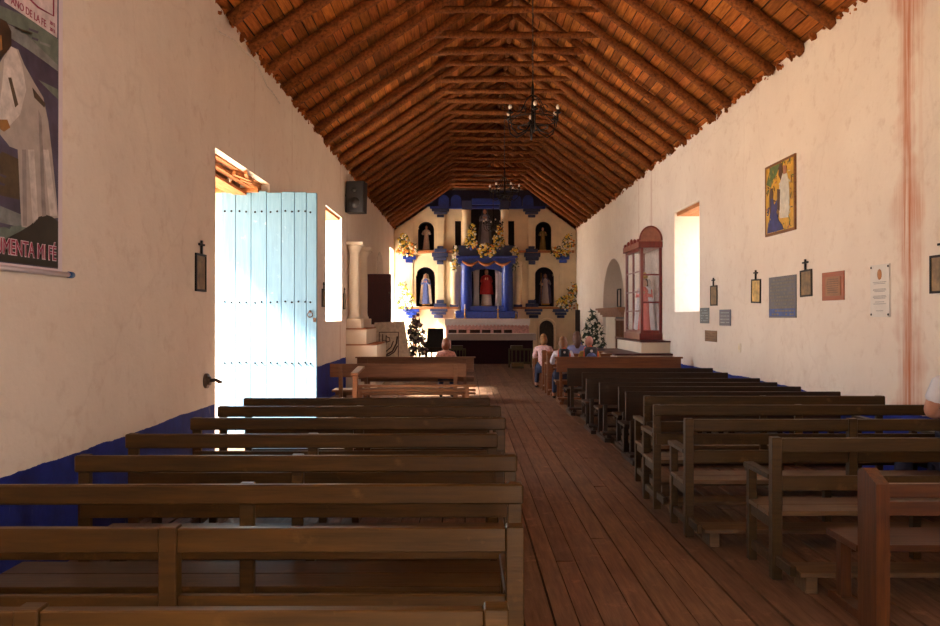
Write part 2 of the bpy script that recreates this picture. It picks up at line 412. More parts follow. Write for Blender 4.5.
# pale reed wire along the eave of the near wall
mb = MB(); pts = [(XL+.03+random.uniform(0, .02), yy, 4.74+.08*math.sin(yy*2.1)+random.uniform(-.03, .03)) for yy in [8.2+.25*i for i in range(14)]]
mb.tube(pts, .007, 5); tag(mb.build('cable', plain('pale_cable', (206, 196, 184), .6)), 'thin pale cable sagging along the eave above the doorway', 'cable')

# ------------------------------------------------------------------ blue door
d = thing('door_1', 'tall pale blue plank door leaf standing open in the doorway', 'door', (XL-.63, 10.93, .03))
d['kind'] = 'structure'
DW, DH = 1.30, 3.29
bluewood = bpy.data.materials.new('pale_blue_paint'); nt, bs = nodes(bluewood); v = coords(nt)
g = noise(nt, v, 3, 6, .7, (14, 14, .8)); col = mix(nt, ramp(nt, g, .3, .7), lin((100, 146, 178)), lin((118, 164, 194)))
col = mix(nt, ramp(nt, noise(nt, v, 7, 5, .7), .66, .74), col, lin((160, 192, 212)))
nt.links.new(col, bs.inputs['Base Color']); bs.inputs['Roughness'].default_value = .6; bump(nt, bs, g, .3, .01)
xs = [0, .20, .41, .62, .82, 1.0, 1.16, DW]
for i in range(7):
    top = DH + (.03 if i == 0 else random.uniform(-.03, .0)) - .03*(i/7)
    bx('plank', bluewood, d, xs[i], xs[i+1]-.006, -.06, 0, 0, top)
mb = MB()
for z in (.95, 1.77, 3.0):
    for i in range(7):
        for dx in (.05, .14):
            if xs[i]+dx < DW-.02: mb.ball((xs[i]+dx, -.065, z+random.uniform(-.01, .01)), .014, 8, 5)
mb.build('nail_heads', M_IRON, d)
mb = MB(); mb.tube([(1.21+.035*math.cos(a), -.08, 1.60+.035*math.sin(a)) for a in [i*PI/6 for i in range(13)]], .007, 6)
mb.ball((1.21, -.08, 1.645), .018); mb.box(1.25, 1.29, -.075, -.055, 1.5, 1.56); mb.build('door_knocker', M_RUST, d)
bx('ledge', bluewood, d, .02, DW-.02, 0, .05, .9, 1.02); bx('ledge', bluewood, d, .02, DW-.02, 0, .05, 2.9, 3.02)

# ------------------------------------------------------------------ pews
def slat_pew(label, xl, xr, y, m, ms, h=.87, postfront=True, arms=True, kneel=True, group=None, mids=1, low=(.54, .63)):
    w_ = xr-xl; t = thing('pew', label, 'pew', (xl, y, 0), 0, group); p = .062
    px = [0]+[w_*(i+1)/(mids+1)-p/2 for i in range(mids)]+[w_-p]
    for i, x in enumerate(px):
        end = i in (0, len(px)-1)
        bx('post', m, t, x, x+p, 0 if postfront else .022, .062, 0 if end else .36, h)
        bx('front_leg', m, t, x, x+p*.85, .40, .455, 0, .60 if (end and arms) else .36)
    if postfront:
        for a, b in zip(px, px[1:]):
            bx('top_rail', m, t, a+p, b, .008, .045, h-.09, h-.005); bx('lower_rail', m, t, a+p, b, .014, .042, *low)
    else:
        bx('top_rail', m, t, -.005, w_+.005, -.012, .022, h-.088, h, bevel=.008); bx('lower_rail', m, t, .02, w_-.02, .0, .022, *low)
    bx('seat', ms, t, .0, w_, .066, .25, .372, .402); bx('seat', ms, t, .0, w_, .255, .44, .372, .402)
    bx('apron', m, t, p, w_-p, .41, .44, .29, .368)
    for x in (0, w_-p):
        if arms: bx('armrest', m, t, x-.004, x+p+.004, .062, .50, .60, .632)
        bx('stretcher', m, t, x+.012, x+p-.012, .062, .40, .08, .135); bx('stretcher', m, t, x+.012, x+p-.012, .062, .40, .30, .366)
    if kneel:
        bx('kneeler', ms, t, .06, w_-.02, -.26, -.05, .098, .126)
        for x in (.1, w_-.16): bx('kneeler_block', ms, t, x, x+.07, -.24, -.07, 0, .098)
        for x in (.02, w_-.05): bx('kneeler_arm', m, t, x, x+.035, -.22, .01, .09, .15)
    return t
NA = ['nearest', 'second', 'third', 'fourth', 'fifth', 'sixth', 'seventh', 'eighth']
# rows by the doorway wall: (back distance, left x, right x, height, post in front)
LP = [(2.0, -2.30, .11, .87, True), (2.78, -2.27, .205, .87, True), (3.50, -2.17, .25, .87, False), (4.23, -2.05, .27, .87, False),
      (5.0, -2.11, .20, .87, False), (5.8, -1.98, .29, .87, False), (6.56, -2.02, .29, .87, False), (7.22, -1.99, .22, .87, False)]
for i, (y, xl, xr, h, pf) in enumerate(LP):
    slat_pew(f'olive-brown open-backed pew in the row beside the blue doorway wall, {NA[i]} from the camera', xl, xr, y, M_PEWL, M_PEWL, h, pf, i == 1, i in (4, 5), 'open-backed pews beside the doorway wall')
RP = [(4.86, 1.87, 4.1, .865), (5.80, 1.60, 4.05, .86), (6.63, 1.57, 4.0, .87), (7.38, 1.66, 3.88, .87)]
for i, (y, xl, xr, h) in enumerate(RP):
    slat_pew(f'olive-green open-backed pew with low kneeler, {NA[i]} from the camera beside the plaque wall', xl, xr, y, M_PEWR, M_SEAT, h, i in (0, 1), True, True, 'olive-green pews beside the plaque wall')
def solid_pew(label, xl, xr, y, m, ms, h=.76, pz=.46, cap=False, group=None, kneel=True, endx=0, bottom=.40):
    w_ = xr-xl; t = thing('pew', label, 'pew', (xl, y, 0), 0, group); p = .055
    bx('back_panel', m, t, -endx, w_+endx, -.012, .02, pz, h-.02 if cap else h, bevel=.006)
    if cap: bx('top_cap', m, t, -.03, w_+.03, -.035, .05, h-.02, h+.012)
    for x in (.06, (w_-p)/2, w_-p-.06):
        bx('post', m, t, x, x+p, .02, .075, 0, h-.03)
        bx('front_leg', m, t, x, x+p, .40, .45, 0, bottom-.02)
    bx('seat', ms, t, 0, w_, .06, .44, bottom-.02, bottom+.012)
    bx('apron', m, t, .03, w_-.03, .43, .455, bottom-.09, bottom-.022)
    if kneel:
        for x in (.04, w_-.11): bx('runner', m, t, x, x+.07, -.19, .45, 0, .05)
        bx('kneeler', m, t, .0, w_, -.26, -.06, .10, .128)
        for x in (.07, w_-.13): bx('kneeler_block', m, t, x, x+.06, -.17, -.05, .05, .10)
    return t
DP = [(8.78, 1.76, 4.13, .78), (9.60, 1.84, 4.04, .765), (10.38, 1.74, 4.06, .752), (11.1, 1.68, 4.1, .75), (12.3, 1.80, 4.05, .745), (13.15, 1.68, 4.08, .76)]
for i, (y, xl, xr, h) in enumerate(DP):
    solid_pew(f'dark brown pew with solid panel back, {NA[i]} from the camera behind the olive-green pews', xl, xr, y, M_DARK, M_DARK, h, group='dark solid-backed pews beside the plaque wall')
solid_pew('honey-brown pew with capped back just behind the dark pews, below the children', 1.69, 4.0, 14.8, M_BRN, M_BRN, .85, .58, True)
def end_post_pew(label, xl, xr, y):
    t = solid_pew(label, xl, xr, y, M_BRN, M_BRN, .84, .58, True, group='honey-brown pews where the children sit', kneel=True)
    bx('end_post', M_BRN, t, -.02, .07, -.03, .06, 0, .88); bx('end_post', M_BRN, t, -.02, .05, .42, .48, 0, .62); bx('armrest', M_BRN, t, -.02, .06, .06, .5, .62, .65)
end_post_pew('honey-brown pew in front of the two children with backpacks', 1.70, 2.98, 16.4)
end_post_pew('honey-brown pew with the child in the floral shirt behind its posts', 1.70, 2.98, 17.45)
end_post_pew('honey-brown pew closest to the altar steps on the plaque wall side', 1.62, 2.98, 18.5)
# pale pews beyond the doorway
def pale_pew(label, xl, xr, y, h, pz):
    w_ = xr-xl; t = thing('pew', label, 'pew', (xl, y, 0)); p = .06
    bx('back_panel', M_PALE, t, 0, w_, 0, .025, pz, h, bevel=.006)
    for x in (.14, w_-.20):
        bx('post', M_PALE, t, x, x+p, -.012, .05, 0, h-.01); bx('front_leg', M_PALE, t, x, x+p, .40, .46, 0, .42)
    bx('seat', M_PALE, t, .02, w_, .05, .46, .42, .455); bx('seat_rail', M_PALE, t, .02, w_+.0, .40, .43, .34, .42)
    bx('foot_rail', M_PALE, t, .1, w_-.1, -.22, -.06, .14, .17); 
    for x in (.16, w_-.22): bx('foot_block', M_PALE, t, x, x+.05, -.2, -.02, 0, .14)
    return t
pale_pew('pale brown pew beyond the blue door with a broad plank back', -2.11, .02, 12.5, .87, .66)
t = pale_pew('brown pew with a sunlit capped back below the jagged symbol board', -2.05, .17, 15.2, .82, .56)
bx('top_cap', M_PALE, t, -.03, 2.25, -.04, .055, .82, .845)
t = thing('kneeling_bench', 'low slatted bench with a tall sunlit end board before the pale brown pew', 'bench', (-1.62, 11.35, 0))
mb = MB(); mb.prism([(0, 0), (.10, 0), (.14, .8), (.0, .76)], 0, .06, 'x'); mb.build('end_board', M_PALE, t, (.02, .05, 0))
bx('front_leg', M_PALE, t, .02, .08, .62, .68, 0, .58)
MB().beam((.05, .0, .79), (.05, .78, .84), .10, .035).build('arm_board', M_PALE, t)
for y, z in ((.30, .58), (.48, .50), (.62, .44)): bx('slat', M_PALE, t, .05, 1.78, y, y+.12, z, z+.03)
for x in (1.62,): bx('leg', M_PALE, t, x, x+.06, .32, .38, 0, .58); bx('leg', M_PALE, t, x, x+.06, .62, .68, 0, .46)
# varnished bench cut by the frame
t = thing('bench', 'orange-brown varnished pine bench with thick peaked end post at the aisle', 'bench', (2.05, 3.98, 0))
def endpanel(x):
    MB().prism([(0, 0), (.19, 0), (.19, .80), (.13, .825), (0, .765)], x, x+.068, 'x').build('end_post', M_VARN, t)
endpanel(0); endpanel(1.95)
bx('top_rail', M_VARNX, t, .068, 1.95, .03, .07, .69, .76); bx('back_rail', M_VARNX, t, .068, 1.95, .03, .06, .60, .672)
bx('seat', M_VARNX, t, .0, 1.99, .20, .56, .37, .405)
for x in (.03, 1.90): bx('leg', M_VARN, t, x, x+.06, .44, .50, .05, .37); bx('foot_runner', M_VARN, t, x-.01, x+.07, .19, .58, 0, .05)
bx('seat_rail', M_VARNX, t, .1, 1.9, .46, .49, .29, .37)

# ------------------------------------------------------------------ things on the east wall
def wall_frame(mb, y0, y1, z0, z1, x, fw, th):
    for a, b, c, d_ in ((y0, y0+fw, z0, z1), (y1-fw, y1, z0, z1), (y0+fw, y1-fw, z0, z0+fw), (y0+fw, y1-fw, z1-fw, z1)): mb.box(min(x, x+th), max(x, x+th), a, b, c, d_)
sepia = plain('sepia_print', (128, 100, 60), .5, var=.55, scale=9, b=0)
bright = plain('bright_print', (206, 170, 96), .5, var=.5, scale=9, b=0)
def station(label, side, y, z0, z1, wd, m, tilt=0):
    x = XR if side > 0 else (XLN if y < 8.3 else XL)
    t = thing('station_of_the_cross', label, 'framed picture', (x, y, z0)); t.rotation_euler = (tilt, 0, 0)
    s = -side; mb = MB(); wall_frame(mb, -wd/2, wd/2, 0, z1-z0, 0, .022, s*.018); mb.build('frame', M_IRON, t)
    a = sorted((s*.003, s*.010)); bx('print', m, t, a[0], a[1], -wd/2+.02, wd/2-.02, .02, z1-z0-.02, bevel=0)
    h = z1-z0; a = sorted((s*.008, s*.026)); mb = MB(); mb.box(a[0], a[1], -.014, .014, h, h+.13); mb.box(a[0], a[1], -.075, .075, h+.08, h+.10); mb.build('cross', M_IRON, t)
station('dark framed picture topped by a cross beside the right-hand window', 1, 13.45, 1.79, 2.13, .36, sepia)
station('small tilted cross-topped picture with a bright yellow and white print', 1, 11.5, 1.80, 2.145, .36, bright, .03)
station('cross-topped brown picture between the grey-blue and orange-brown plaques', 1, 9.8, 1.85, 2.18, .33, sepia, -.02)
station('cross-topped picture beyond the rust stain at the edge of view', 1, 6.97, 1.81, 2.15, .42, sepia)
station('cross-topped dark picture between the blue doorway and the banner', -1, 7.86, 1.85, 2.22, .30, sepia)
station('narrow cross-topped picture just before the bright shutterless window', -1, 15.12, 1.79, 2.13, .32, sepia)
station('narrow cross-topped picture between the bright window and the white columns', -1, 17.72, 1.77, 2.12, .30, sepia)
# painting
t = thing('painting', 'wood-framed yellow painting of a blue figure kneeling before a white-robed one', 'painting', (XR, 10.6, 2.71))
mb = MB(); wall_frame(mb, -.5, .5, 0, .965, 0, .032, -.026); mb.build('frame', wood('oak_frame', (150, 96, 40), (100, 58, 24), 'y', .5), t)
pm = [plain('paint_ochre', (206, 158, 46), .5, var=.35, scale=5, b=0), plain('paint_navy', (44, 50, 112), .5, var=.4, scale=8, b=0), plain('paint_white', (206, 200, 186), .5, var=.2, b=0),
      plain('paint_umber', (84, 54, 34), .5, b=0), plain('paint_green', (84, 108, 56), .5, var=.4, b=0), plain('paint_flesh', (170, 110, 80), .5, b=0)]
mb = MB(); mb.box(-.020, -.002, -.48, .48, .02, .945)
def flat(poly, x0, x1, i): mb.mi = i; mb.prism(poly, x0, x1, 'x')
# local y grows away from the camera, so the far (left in view) side is +y
flat([(.45, .72), (.30, .93), (-.05, .93), (.1, .80), (.3, .66)], -.024, -.022, 4)
flat([(.42, .04), (-.15, .04), (-.10, .10), (.02, .18), (.10, .30), (.02, .38), (.0, .46), (.08, .46), (.17, .40), (.22, .50), (.30, .50), (.34, .38), (.30, .22), (.40, .12)], -.026, -.022, 1)
flat([(.30, .50), (.22, .50), (.20, .56), (.23, .64), (.30, .64), (.34, .55), (.33, .36), (.28, .3)], -.028, -.022, 3)
flat([(-.02, .20), (-.30, .18), (-.34, .40), (-.32, .62), (-.26, .76), (-.12, .78), (-.05, .70), (.02, .55), (.0, .40)], -.026, -.022, 2)
flat([(-.02, .92), (-.10, .92), (-.12, .78), (-.06, .70), (.02, .78)], -.028, -.022, 3)
flat([(.06, .60), (-.04, .58), (-.02, .30), (.05, .34)], -.030, -.022, 3)
flat([(-.14, .88), (-.24, .86), (-.24, .76), (-.15, .76)], -.030, -.022, 5)
rr = random.Random(5)
for k in range(150):
    u, z = rr.uniform(-.46, .46), rr.uniform(.03, .93); L = rr.uniform(.02, .05); a = rr.uniform(0, 3.1)
    inside = -.34 < u < .02 and .2 < z < .78; low = -.1 < u < .42 and z < .4
    i = 2 if inside else (1 if low else rr.choice((0, 0, 3, 4, 5))); dx, dz = L*math.cos(a), L*math.sin(a)
    flat([(u-dx, z-dz), (u+dz*.25, z-dx*.25), (u+dx, z+dz), (u-dz*.25, z+dx*.25)], -.0255, -.020, i)
mb.build('canvas', pm, t)
def plaque(label, name, y0, y1, z0, z1, m, txt=None, rows=6, tilt=0, th=.012, fill=.8, lift=0):
    t = thing(name, label, 'plaque', (XR, (y0+y1)/2, z0)); t.rotation_euler = (tilt, 0, 0); h = z1-z0; wd = y1-y0
    bx('plate', m, t, -th, 0, -wd/2, wd/2, 0, h, bevel=.002)
    if txt:
        mb = MB(); rr = random.Random(int(y0*10))
        for k in range(rows):
            z = h*(1-(k+1)/(rows+1)); a = wd/2*fill
            yy = a - rr.uniform(0, .08*wd)
            while yy > -a:                                # worn lettering, too small to read
                L = rr.uniform(.04, .12)*wd; L = min(L, yy+a+.001)
                if rr.random() < .85: mb.box(-th-.003, -th, yy-L*.85, yy, z-h*.022, z+h*.022)
                yy -= L+.01
        mb.build('lettering', txt, t)
    return t
M_TEAL = plain('teal_enamel', (40, 70, 84), .4); M_PTXT = plain('pale_lettering', (150, 170, 176), .5)
plaque('small dark teal plaque under the window edge, left of the navy one', 'plaque', 13.72, 14.24, 1.49, 1.76, M_TEAL, M_PTXT, 5)
plaque('small navy plaque with pale lettering below the cross-topped picture', 'plaque', 12.6, 13.15, 1.46, 1.72, plain('navy_enamel', (34, 52, 86), .4), M_PTXT, 4)
plaque('small brown wooden plaque, lowest on the wall under the navy plaques', 'plaque', 13.3, 13.95, 1.18, 1.37, wood('brown_plaque', (140, 104, 66), (104, 70, 40), 'y', .5), plain('brown_lettering', (84, 56, 34), .6), 3)
t = plaque('large square grey-blue plaque with faded gold lettering under the painting', 'plaque', 10.1, 11.0, 1.59, 2.14, plain('slate_enamel', (84, 84, 92), .45, var=.2, scale=5), plain('faded_gold', (104, 98, 88), .5), 11, fill=.9)
bx('blue_band', plain('blue_smear', (40, 72, 140), .5, var=.4), t, -.0135, -.012, -.43, .43, .02, .12, bevel=0)
t = plaque('orange-brown wooden plaque with an inset bronze plate', 'plaque', 8.82, 9.36, 1.79, 2.115, wood('orange_plaque', (172, 92, 50), (140, 66, 32), 'y', .45), None)
bx('bronze_plate', plain('bronze_plate', (140, 92, 52), .4, .3), t, -.018, -.012, -.20, .17, .05, .27)
mb = MB()
for k in range(7): mb.box(-.020, -.018, -.15, .12, .085+.025*k, .092+.025*k)
mb.build('lettering', plain('dark_bronze', (92, 58, 34), .5), t)
t = plaque('tall narrow white plaque with a gold oval beside the rust stain', 'plaque', 7.87, 8.24, 1.60, 2.13, plain('white_enamel', (214, 206, 196), .3, var=.05), None)
mb = MB(); mb.ball((-.013, 0, .43), (.006, .045, .055)); mb.build('gold_oval', plain('old_gold', (160, 100, 40), .4, .3), t)
mb = MB()
for z, a in ((.35, .13), (.335, .11), (.28, .12), (.268, .13), (.256, .10), (.21, .12), (.198, .13), (.186, .11), (.15, .09), (.13, .12), (.06, .07)): mb.box(-.0135, -.012, -a, a, z, z+.005)
mb.build('lettering', plain('grey_lettering', (120, 116, 116), .5), t)
mb = MB()
for yy in (-.165, .165):
    for z in (.025, .505): mb.ball((-.014, yy, z), (.006, .012, .012), 8, 5)
mb.build('screws', M_IRON, t)
# small switch
t = thing('wall_switch', 'small white wall switch low between the plaques and pews', 'switch', (XR, 12.2, 1.06))
bx('plate', M_WHITE, t, -.012, 0, -.06, .06, 0, .14); bx('rocker', M_CREAM, t, -.018, -.012, -.02, .02, .04, .10)

# ------------------------------------------------------------------ west wall: banner, fitting, speaker
def on_wall(px, py, x=-2.58):
    s = (465-px)/(-x); return (800/s, 1.6+(317-py)/s)
t = thing('banner', 'tall printed banner with a white-robed figure by a dark sea, hanging at the near edge', 'banner', (XLN, 0, 0))
X1 = .012
bx('cloth', plain('banner_white', (222, 208, 214), .6, var=.03), t, .002, X1, 3.55, 5.155, 1.88, 4.3, bevel=0)
bm_ = [plain('sea_violet', (74, 66, 88), .6, var=.5, scale=4, b=0), plain('robe_grey', (176, 164, 156), .6, var=.12, b=0), plain('rock_black', (40, 34, 22), .6, b=0), plain('hair_brown_print', (60, 38, 16), .6, b=0),
       plain('foam_grey', (128, 130, 128), .6, var=.3, b=0), plain('mist_green', (104, 116, 106), .6, var=.25, b=0), plain('robe_white', (206, 196, 190), .6, b=0), plain('wave_brown', (78, 62, 40), .6, var=.4, b=0),
       plain('gold_skin', (150, 104, 50), .6, b=0), plain('robe_fold', (146, 134, 130), .6, b=0)]
mb = MB(); mb.box(X1, X1+.001, 3.62, 5.10, 1.905, 4.1)
def pic(pts, i, lift):
    mb.mi = i; mb.prism([on_wall(*p) for p in pts], X1+.0005, X1+.001+lift*.0006, 'x')
pic([(0, 5), (30, 18), (60, 40), (60, 66), (45, 55), (25, 30), (0, 20)], 5, 1)
pic([(-60, 10), (0, 20), (25, 32), (60, 66), (60, 72), (30, 50), (0, 30), (-60, 25)], 4, 2)
pic([(60, 100), (40, 80), (60, 90)], 5, 1)
pic([(-60, 120), (0, 150), (22, 160), (22, 200), (0, 195), (-60, 190)], 7, 1)
pic([(-60, 200), (0, 205), (24, 215), (24, 228), (0, 222), (-60, 215)], 4, 1)
pic([(-60, 222), (0, 228), (30, 225), (30, 235), (0, 245), (-60, 240)], 5, 2)
pic([(13, 47), (20, 50), (26, 65), (36, 83), (45, 98), (50, 122), (54, 155), (58, 195), (60, 218), (45, 220), (34, 229), (24, 227), (22, 190), (20, 150), (15, 148), (12, 147), (0, 132), (-12, 120), (-8, 80), (5, 58)], 1, 3)
pic([(13, 47), (18, 50), (24, 66), (28, 90), (22, 115), (10, 128), (0, 118), (4, 85), (6, 60)], 6, 4)
pic([(45, 150), (50, 150), (59, 216), (52, 216)], 6, 4); pic([(30, 150), (36, 150), (40, 219), (35, 224)], 6, 4)
pic([(24, 150), (28, 150), (29, 226), (25, 226)], 9, 4); pic([(40, 110), (43, 118), (48, 216), (44, 217)], 9, 5)
pic([(34, 88), (47, 104), (46, 108), (36, 98)], 7, 5)
pic([(10, 78), (13, 78), (20, 105), (17, 108)], 7, 5)
pic([(0, 18), (8, 22), (13, 32), (13, 46), (8, 52), (2, 60), (-8, 60), (-10, 30)], 3, 5)
pic([(-4, 34), (3, 36), (4, 50), (-2, 54)], 8, 6)
pic([(1, 120), (9, 120), (12, 128), (6, 132), (0, 128)], 8, 6)
rr = random.Random(9)
for k in range(70):
    px_, py_ = rr.uniform(-40, 58), rr.uniform(20, 225); L = rr.uniform(6, 20)
    if px_ > 12 and py_ > 45 and px_ < 60 and py_ > 45: continue
    pic([(px_, py_), (min(60, px_+L), py_+L*.35), (min(60, px_+L*.9), py_+L*.35+2.2), (px_, py_+2)], rr.choice((0, 4, 5, 7, 0)), 2)
pic([(-80, 244), (0, 245), (10, 238), (22, 232), (33, 225), (41, 217), (48, 215), (54, 217), (60, 222), (60, 268), (0, 261), (-80, 252)], 2, 4)
mb.build('picture', bm_, t)
M_MAG = plain('magenta_ink', (150, 36, 70), .6, var=.05, b=0)
def text_mesh(name, body, size, m, parent, loc, rot, xscale=1, ext=.001, offset=0):
    cu = bpy.data.curves.new(name, 'FONT'); cu.body = body; cu.size = size; cu.extrude = ext; cu.offset = offset
    o = bpy.data.objects.new(name, cu); C.objects.link(o); bpy.context.view_layer.update()
    me = bpy.data.meshes.new_from_object(o.evaluated_get(bpy.context.evaluated_depsgraph_get())); bpy.data.objects.remove(o)
    me.materials.clear(); me.materials.append(m); n = bpy.data.objects.new(name, me); C.objects.link(n); n.parent = parent; n.location = loc; n.rotation_euler = rot; n.scale = (xscale, 1, 1); return n
RW = (PI/2, 0, PI/2)      # reads from inside the nave on the west wall
wht = plain('pale_ink', (214, 190, 200), .6, b=0)
text_mesh('lettering', 'AUMENTA MI FÉ', .125, wht, t, (X1+.004, 4.345, 1.957), RW, .80, .0008, .005)
text_mesh('lettering', 'AUMENTA MI FÉ', .125, M_MAG, t, (X1+.0055, 4.345, 1.957), RW, .80, .0008, .0)
bx('logo_ground', plain('logo_white', (214, 196, 198), .6, b=0), t, X1+.001, X1+.0025, 4.50, 5.08, 3.37, 4.1, bevel=0)
mb = MB(); mb.tube([(X1+.003, 5.03, 4.05), (X1+.003, 5.03, 3.49), (X1+.003, 4.85, 3.475), (X1+.003, 4.66, 3.50), (X1+.003, 4.55, 3.62)], .006, 6)
mb.tube([(X1+.003, 4.82, 4.0), (X1+.003, 4.80, 3.80), (X1+.003, 4.86, 3.70)], .022, 6); mb.build('logo', M_MAG, t)
cur = 'AÑO DE LA FE'
text_mesh('lettering', cur, .062, M_MAG, t, (X1+.0045, 4.56, 3.385), RW, .95)
text_mesh('lettering', '2012', .032, M_MAG, t, (X1+.0045, 4.985, 3.425), RW); text_mesh('lettering', '2013', .032, M_MAG, t, (X1+.0045, 4.985, 3.385), RW)
MB().tube([(.02, 3.5, 1.875), (.02, 5.22, 1.875)], .016, 10).build('bottom_rod', plain('banner_white', (0, 0, 0)), t)
MB().tube([(.02, 5.22, 1.875), (.02, 5.27, 1.875)], .021, 10).build('rod_cap', plain('cap_blue', (20, 70, 130), .4), t)
t = thing('wall_fitting', 'round rusty metal fitting with a projecting handle by the doorway', 'fitting', (XLN, 8.03, .96))
mb = MB(); mb.tube([(0, 0, 0), (.025, 0, 0)], .075, 16); mb.tube([(.02, 0, 0), (.05, 0, 0)], .045, 12); mb.build('back_plate', M_RUST, t)
MB().tube([(.04, 0, 0), (.10, .01, .01), (.13, .02, -.01), (.13, .10, -.02)], [.02, .018, .02, .014], 8).build('handle', M_RUST, t)
t = thing('loudspeaker', 'black loudspeaker mounted high on the wall above the white columns', 'speaker', (XL+.25, 17.9, 3.92), -.12)
mb = MB(); mb.prism([(-.215, .0), (.20, .0), (.215, .70), (-.20, .70)], -.16, .16, 'y'); mb.build('cabinet', M_BLACK, t, bevel=.01)
bx('grille', plain('grille_black', (38, 36, 36), .8, scale=90), t, -.18, .18, -.178, -.161, .04, .66)
mb = MB(); mb.tube([(0, -.180, .22), (0, -.186, .22)], .12, 20); mb.tube([(0, -.180, .50), (0, -.190, .50)], .05, 16); mb.build('cone', plain('cone_grey', (54, 50, 48), .5), t)
mb = MB(); mb.tube([(-.25, 0, .4), (-.18, 0, .4)], .03, 8); mb.build('bracket', M_IRON, t)

# ------------------------------------------------------------------ chandeliers
def chandelier(label, y, zr, r, nb=6, rot=0):
    t = thing('chandelier', label, 'chandelier', (RX, y, zr), rot, 'iron chandeliers on the ridge')
    top = 7.25-zr; mb = MB(); z = .55
    while z < top: mb.tube([(0, 0, z), (0, 0, z+.05)], .011 if int(z*20) % 2 else .007, 5); z += .05
    mb.build('chain', M_RUST, t)
    mb = MB(); mb.lathe([(.012, -.18), (.035, -.12), (.02, 0), (.03, .12), (.015, .3), (.02, .45), (.01, .56)], n=10); mb.build('stem', M_IRON, t)
    for zz, rr in ((0, r*.93), (-.10, r*.55)):
        mb = MB(); mb.tube([(rr*math.cos(a*PI/12), rr*math.sin(a*PI/12), zz) for a in range(25)], .009, 6, cap=False); mb.build('ring', M_IRON, t)
    for k in range(nb):
        a = 2*PI*(k+.5)/nb; ca, sa = math.cos(a), math.sin(a)
        def Q(rr, z): return (rr*ca, rr*sa, z)
        mb = MB(); mb.tube([Q(.02, -.02), Q(r*.3, -.16), Q(r*.65, -.22), Q(r*.92, -.15), Q(r, .0), Q(r, .06)], .009, 6)
        mb.tube([Q(.02, .35), Q(r*.25, .30), Q(r*.5, .12), Q(r*.8, .05), Q(r*.95, 0)], .006, 5)
        mb.tube([Q(r*.45+.06*math.cos(q), .14+.06*math.sin(q)) for q in [i*.5 for i in range(12)]], .005, 5)
        arm = mb.build('arm', M_IRON, t)
        mb = MB(); mb.lathe([(.01, .04), (.045, .055), (.045, .065), (.02, .07), (.018, .10)], Q(r, 0), 10); mb.build('candle_cup', M_IRON, arm)
        mb = MB(); mb.lathe([(.012, .10), (.024, .12), (.026, .14), (.016, .165), (.004, .172)], Q(r, 0), 10); mb.build('bulb', plain('frosted_bulb', (226, 214, 200), .3, var=.02), arm)
    return t
chandelier('wrought iron chandelier with white bulbs on a long chain, nearest to the camera', 11.2, 4.36, .38)
chandelier('wrought iron chandelier hanging midway between the other two', 19.2, 4.62, .35, rot=.4)
chandelier('wrought iron chandelier hanging in front of the altarpiece crown', 27.0, 4.72, .33, rot=.2)

# ------------------------------------------------------------------ side altar by the west wall
t = thing('side_altar', 'stepped white plaster side altar with two round columns against the window wall', 'altar', (XL, 18.0, 0))
bx('lower_block', M_WHITE, t, 0, .70, 0, 2.1, 0, .96, bevel=.01); bx('tile_edge', M_TERRA, t, 0, .68, .0, 2.08, .96, .985)
bx('upper_block', M_WHITE, t, 0, .46, .04, 2.05, .985, 1.32, bevel=.01); bx('tile_edge', M_TERRA, t, 0, .45, .02, 2.04, 1.32, 1.345)
bx('plinth', M_WHITE, t, 0, .34, .06, .50, 1.345, 1.56, bevel=.01); bx('plinth', M_WHITE, t, 0, .34, 1.6, 2.02, 1.345, 1.56, bevel=.01)
for y, z in ((.28, 0), (1.80, .0)):
    mb = MB(); mb.lathe([(.15, 1.56), (.15, 1.60), (.13, 1.62), (.118, 1.7), (.122, 2.4), (.112, 3.05), (.12, 3.08), (.15, 3.14), (.17, 3.2), (.18, 3.23)], (.15, y, 0), 24); mb.build('column', M_WHITE, t)
    bx('capital', M_WHITE, t, 0, .38, y-.25, y+.25, 3.23, 3.30)
t = thing('shutter', 'dark red wooden shutter panel swung out from the wall above the symbol board', 'shutter', (XL-.02, 21.6, 1.40))
bx('panel', M_MAROON, t, 0, .71, 0, .05, 0, 1.36); 
for z in (.12, 1.12): bx('batten', M_MAROON, t, .04, .67, -.018, 0, z, z+.12)
MB().ball((.66, -.03, .85), .03).build('knob', M_RUST, t)
# flat arched panel above it, greyer to paint in the shade of a recess
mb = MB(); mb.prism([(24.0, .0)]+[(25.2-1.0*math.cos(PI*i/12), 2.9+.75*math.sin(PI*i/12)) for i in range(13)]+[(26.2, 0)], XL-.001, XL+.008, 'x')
o = struct(mb.build('trim_1', plain('recess_shade_plaster', (206, 192, 178), .85)))
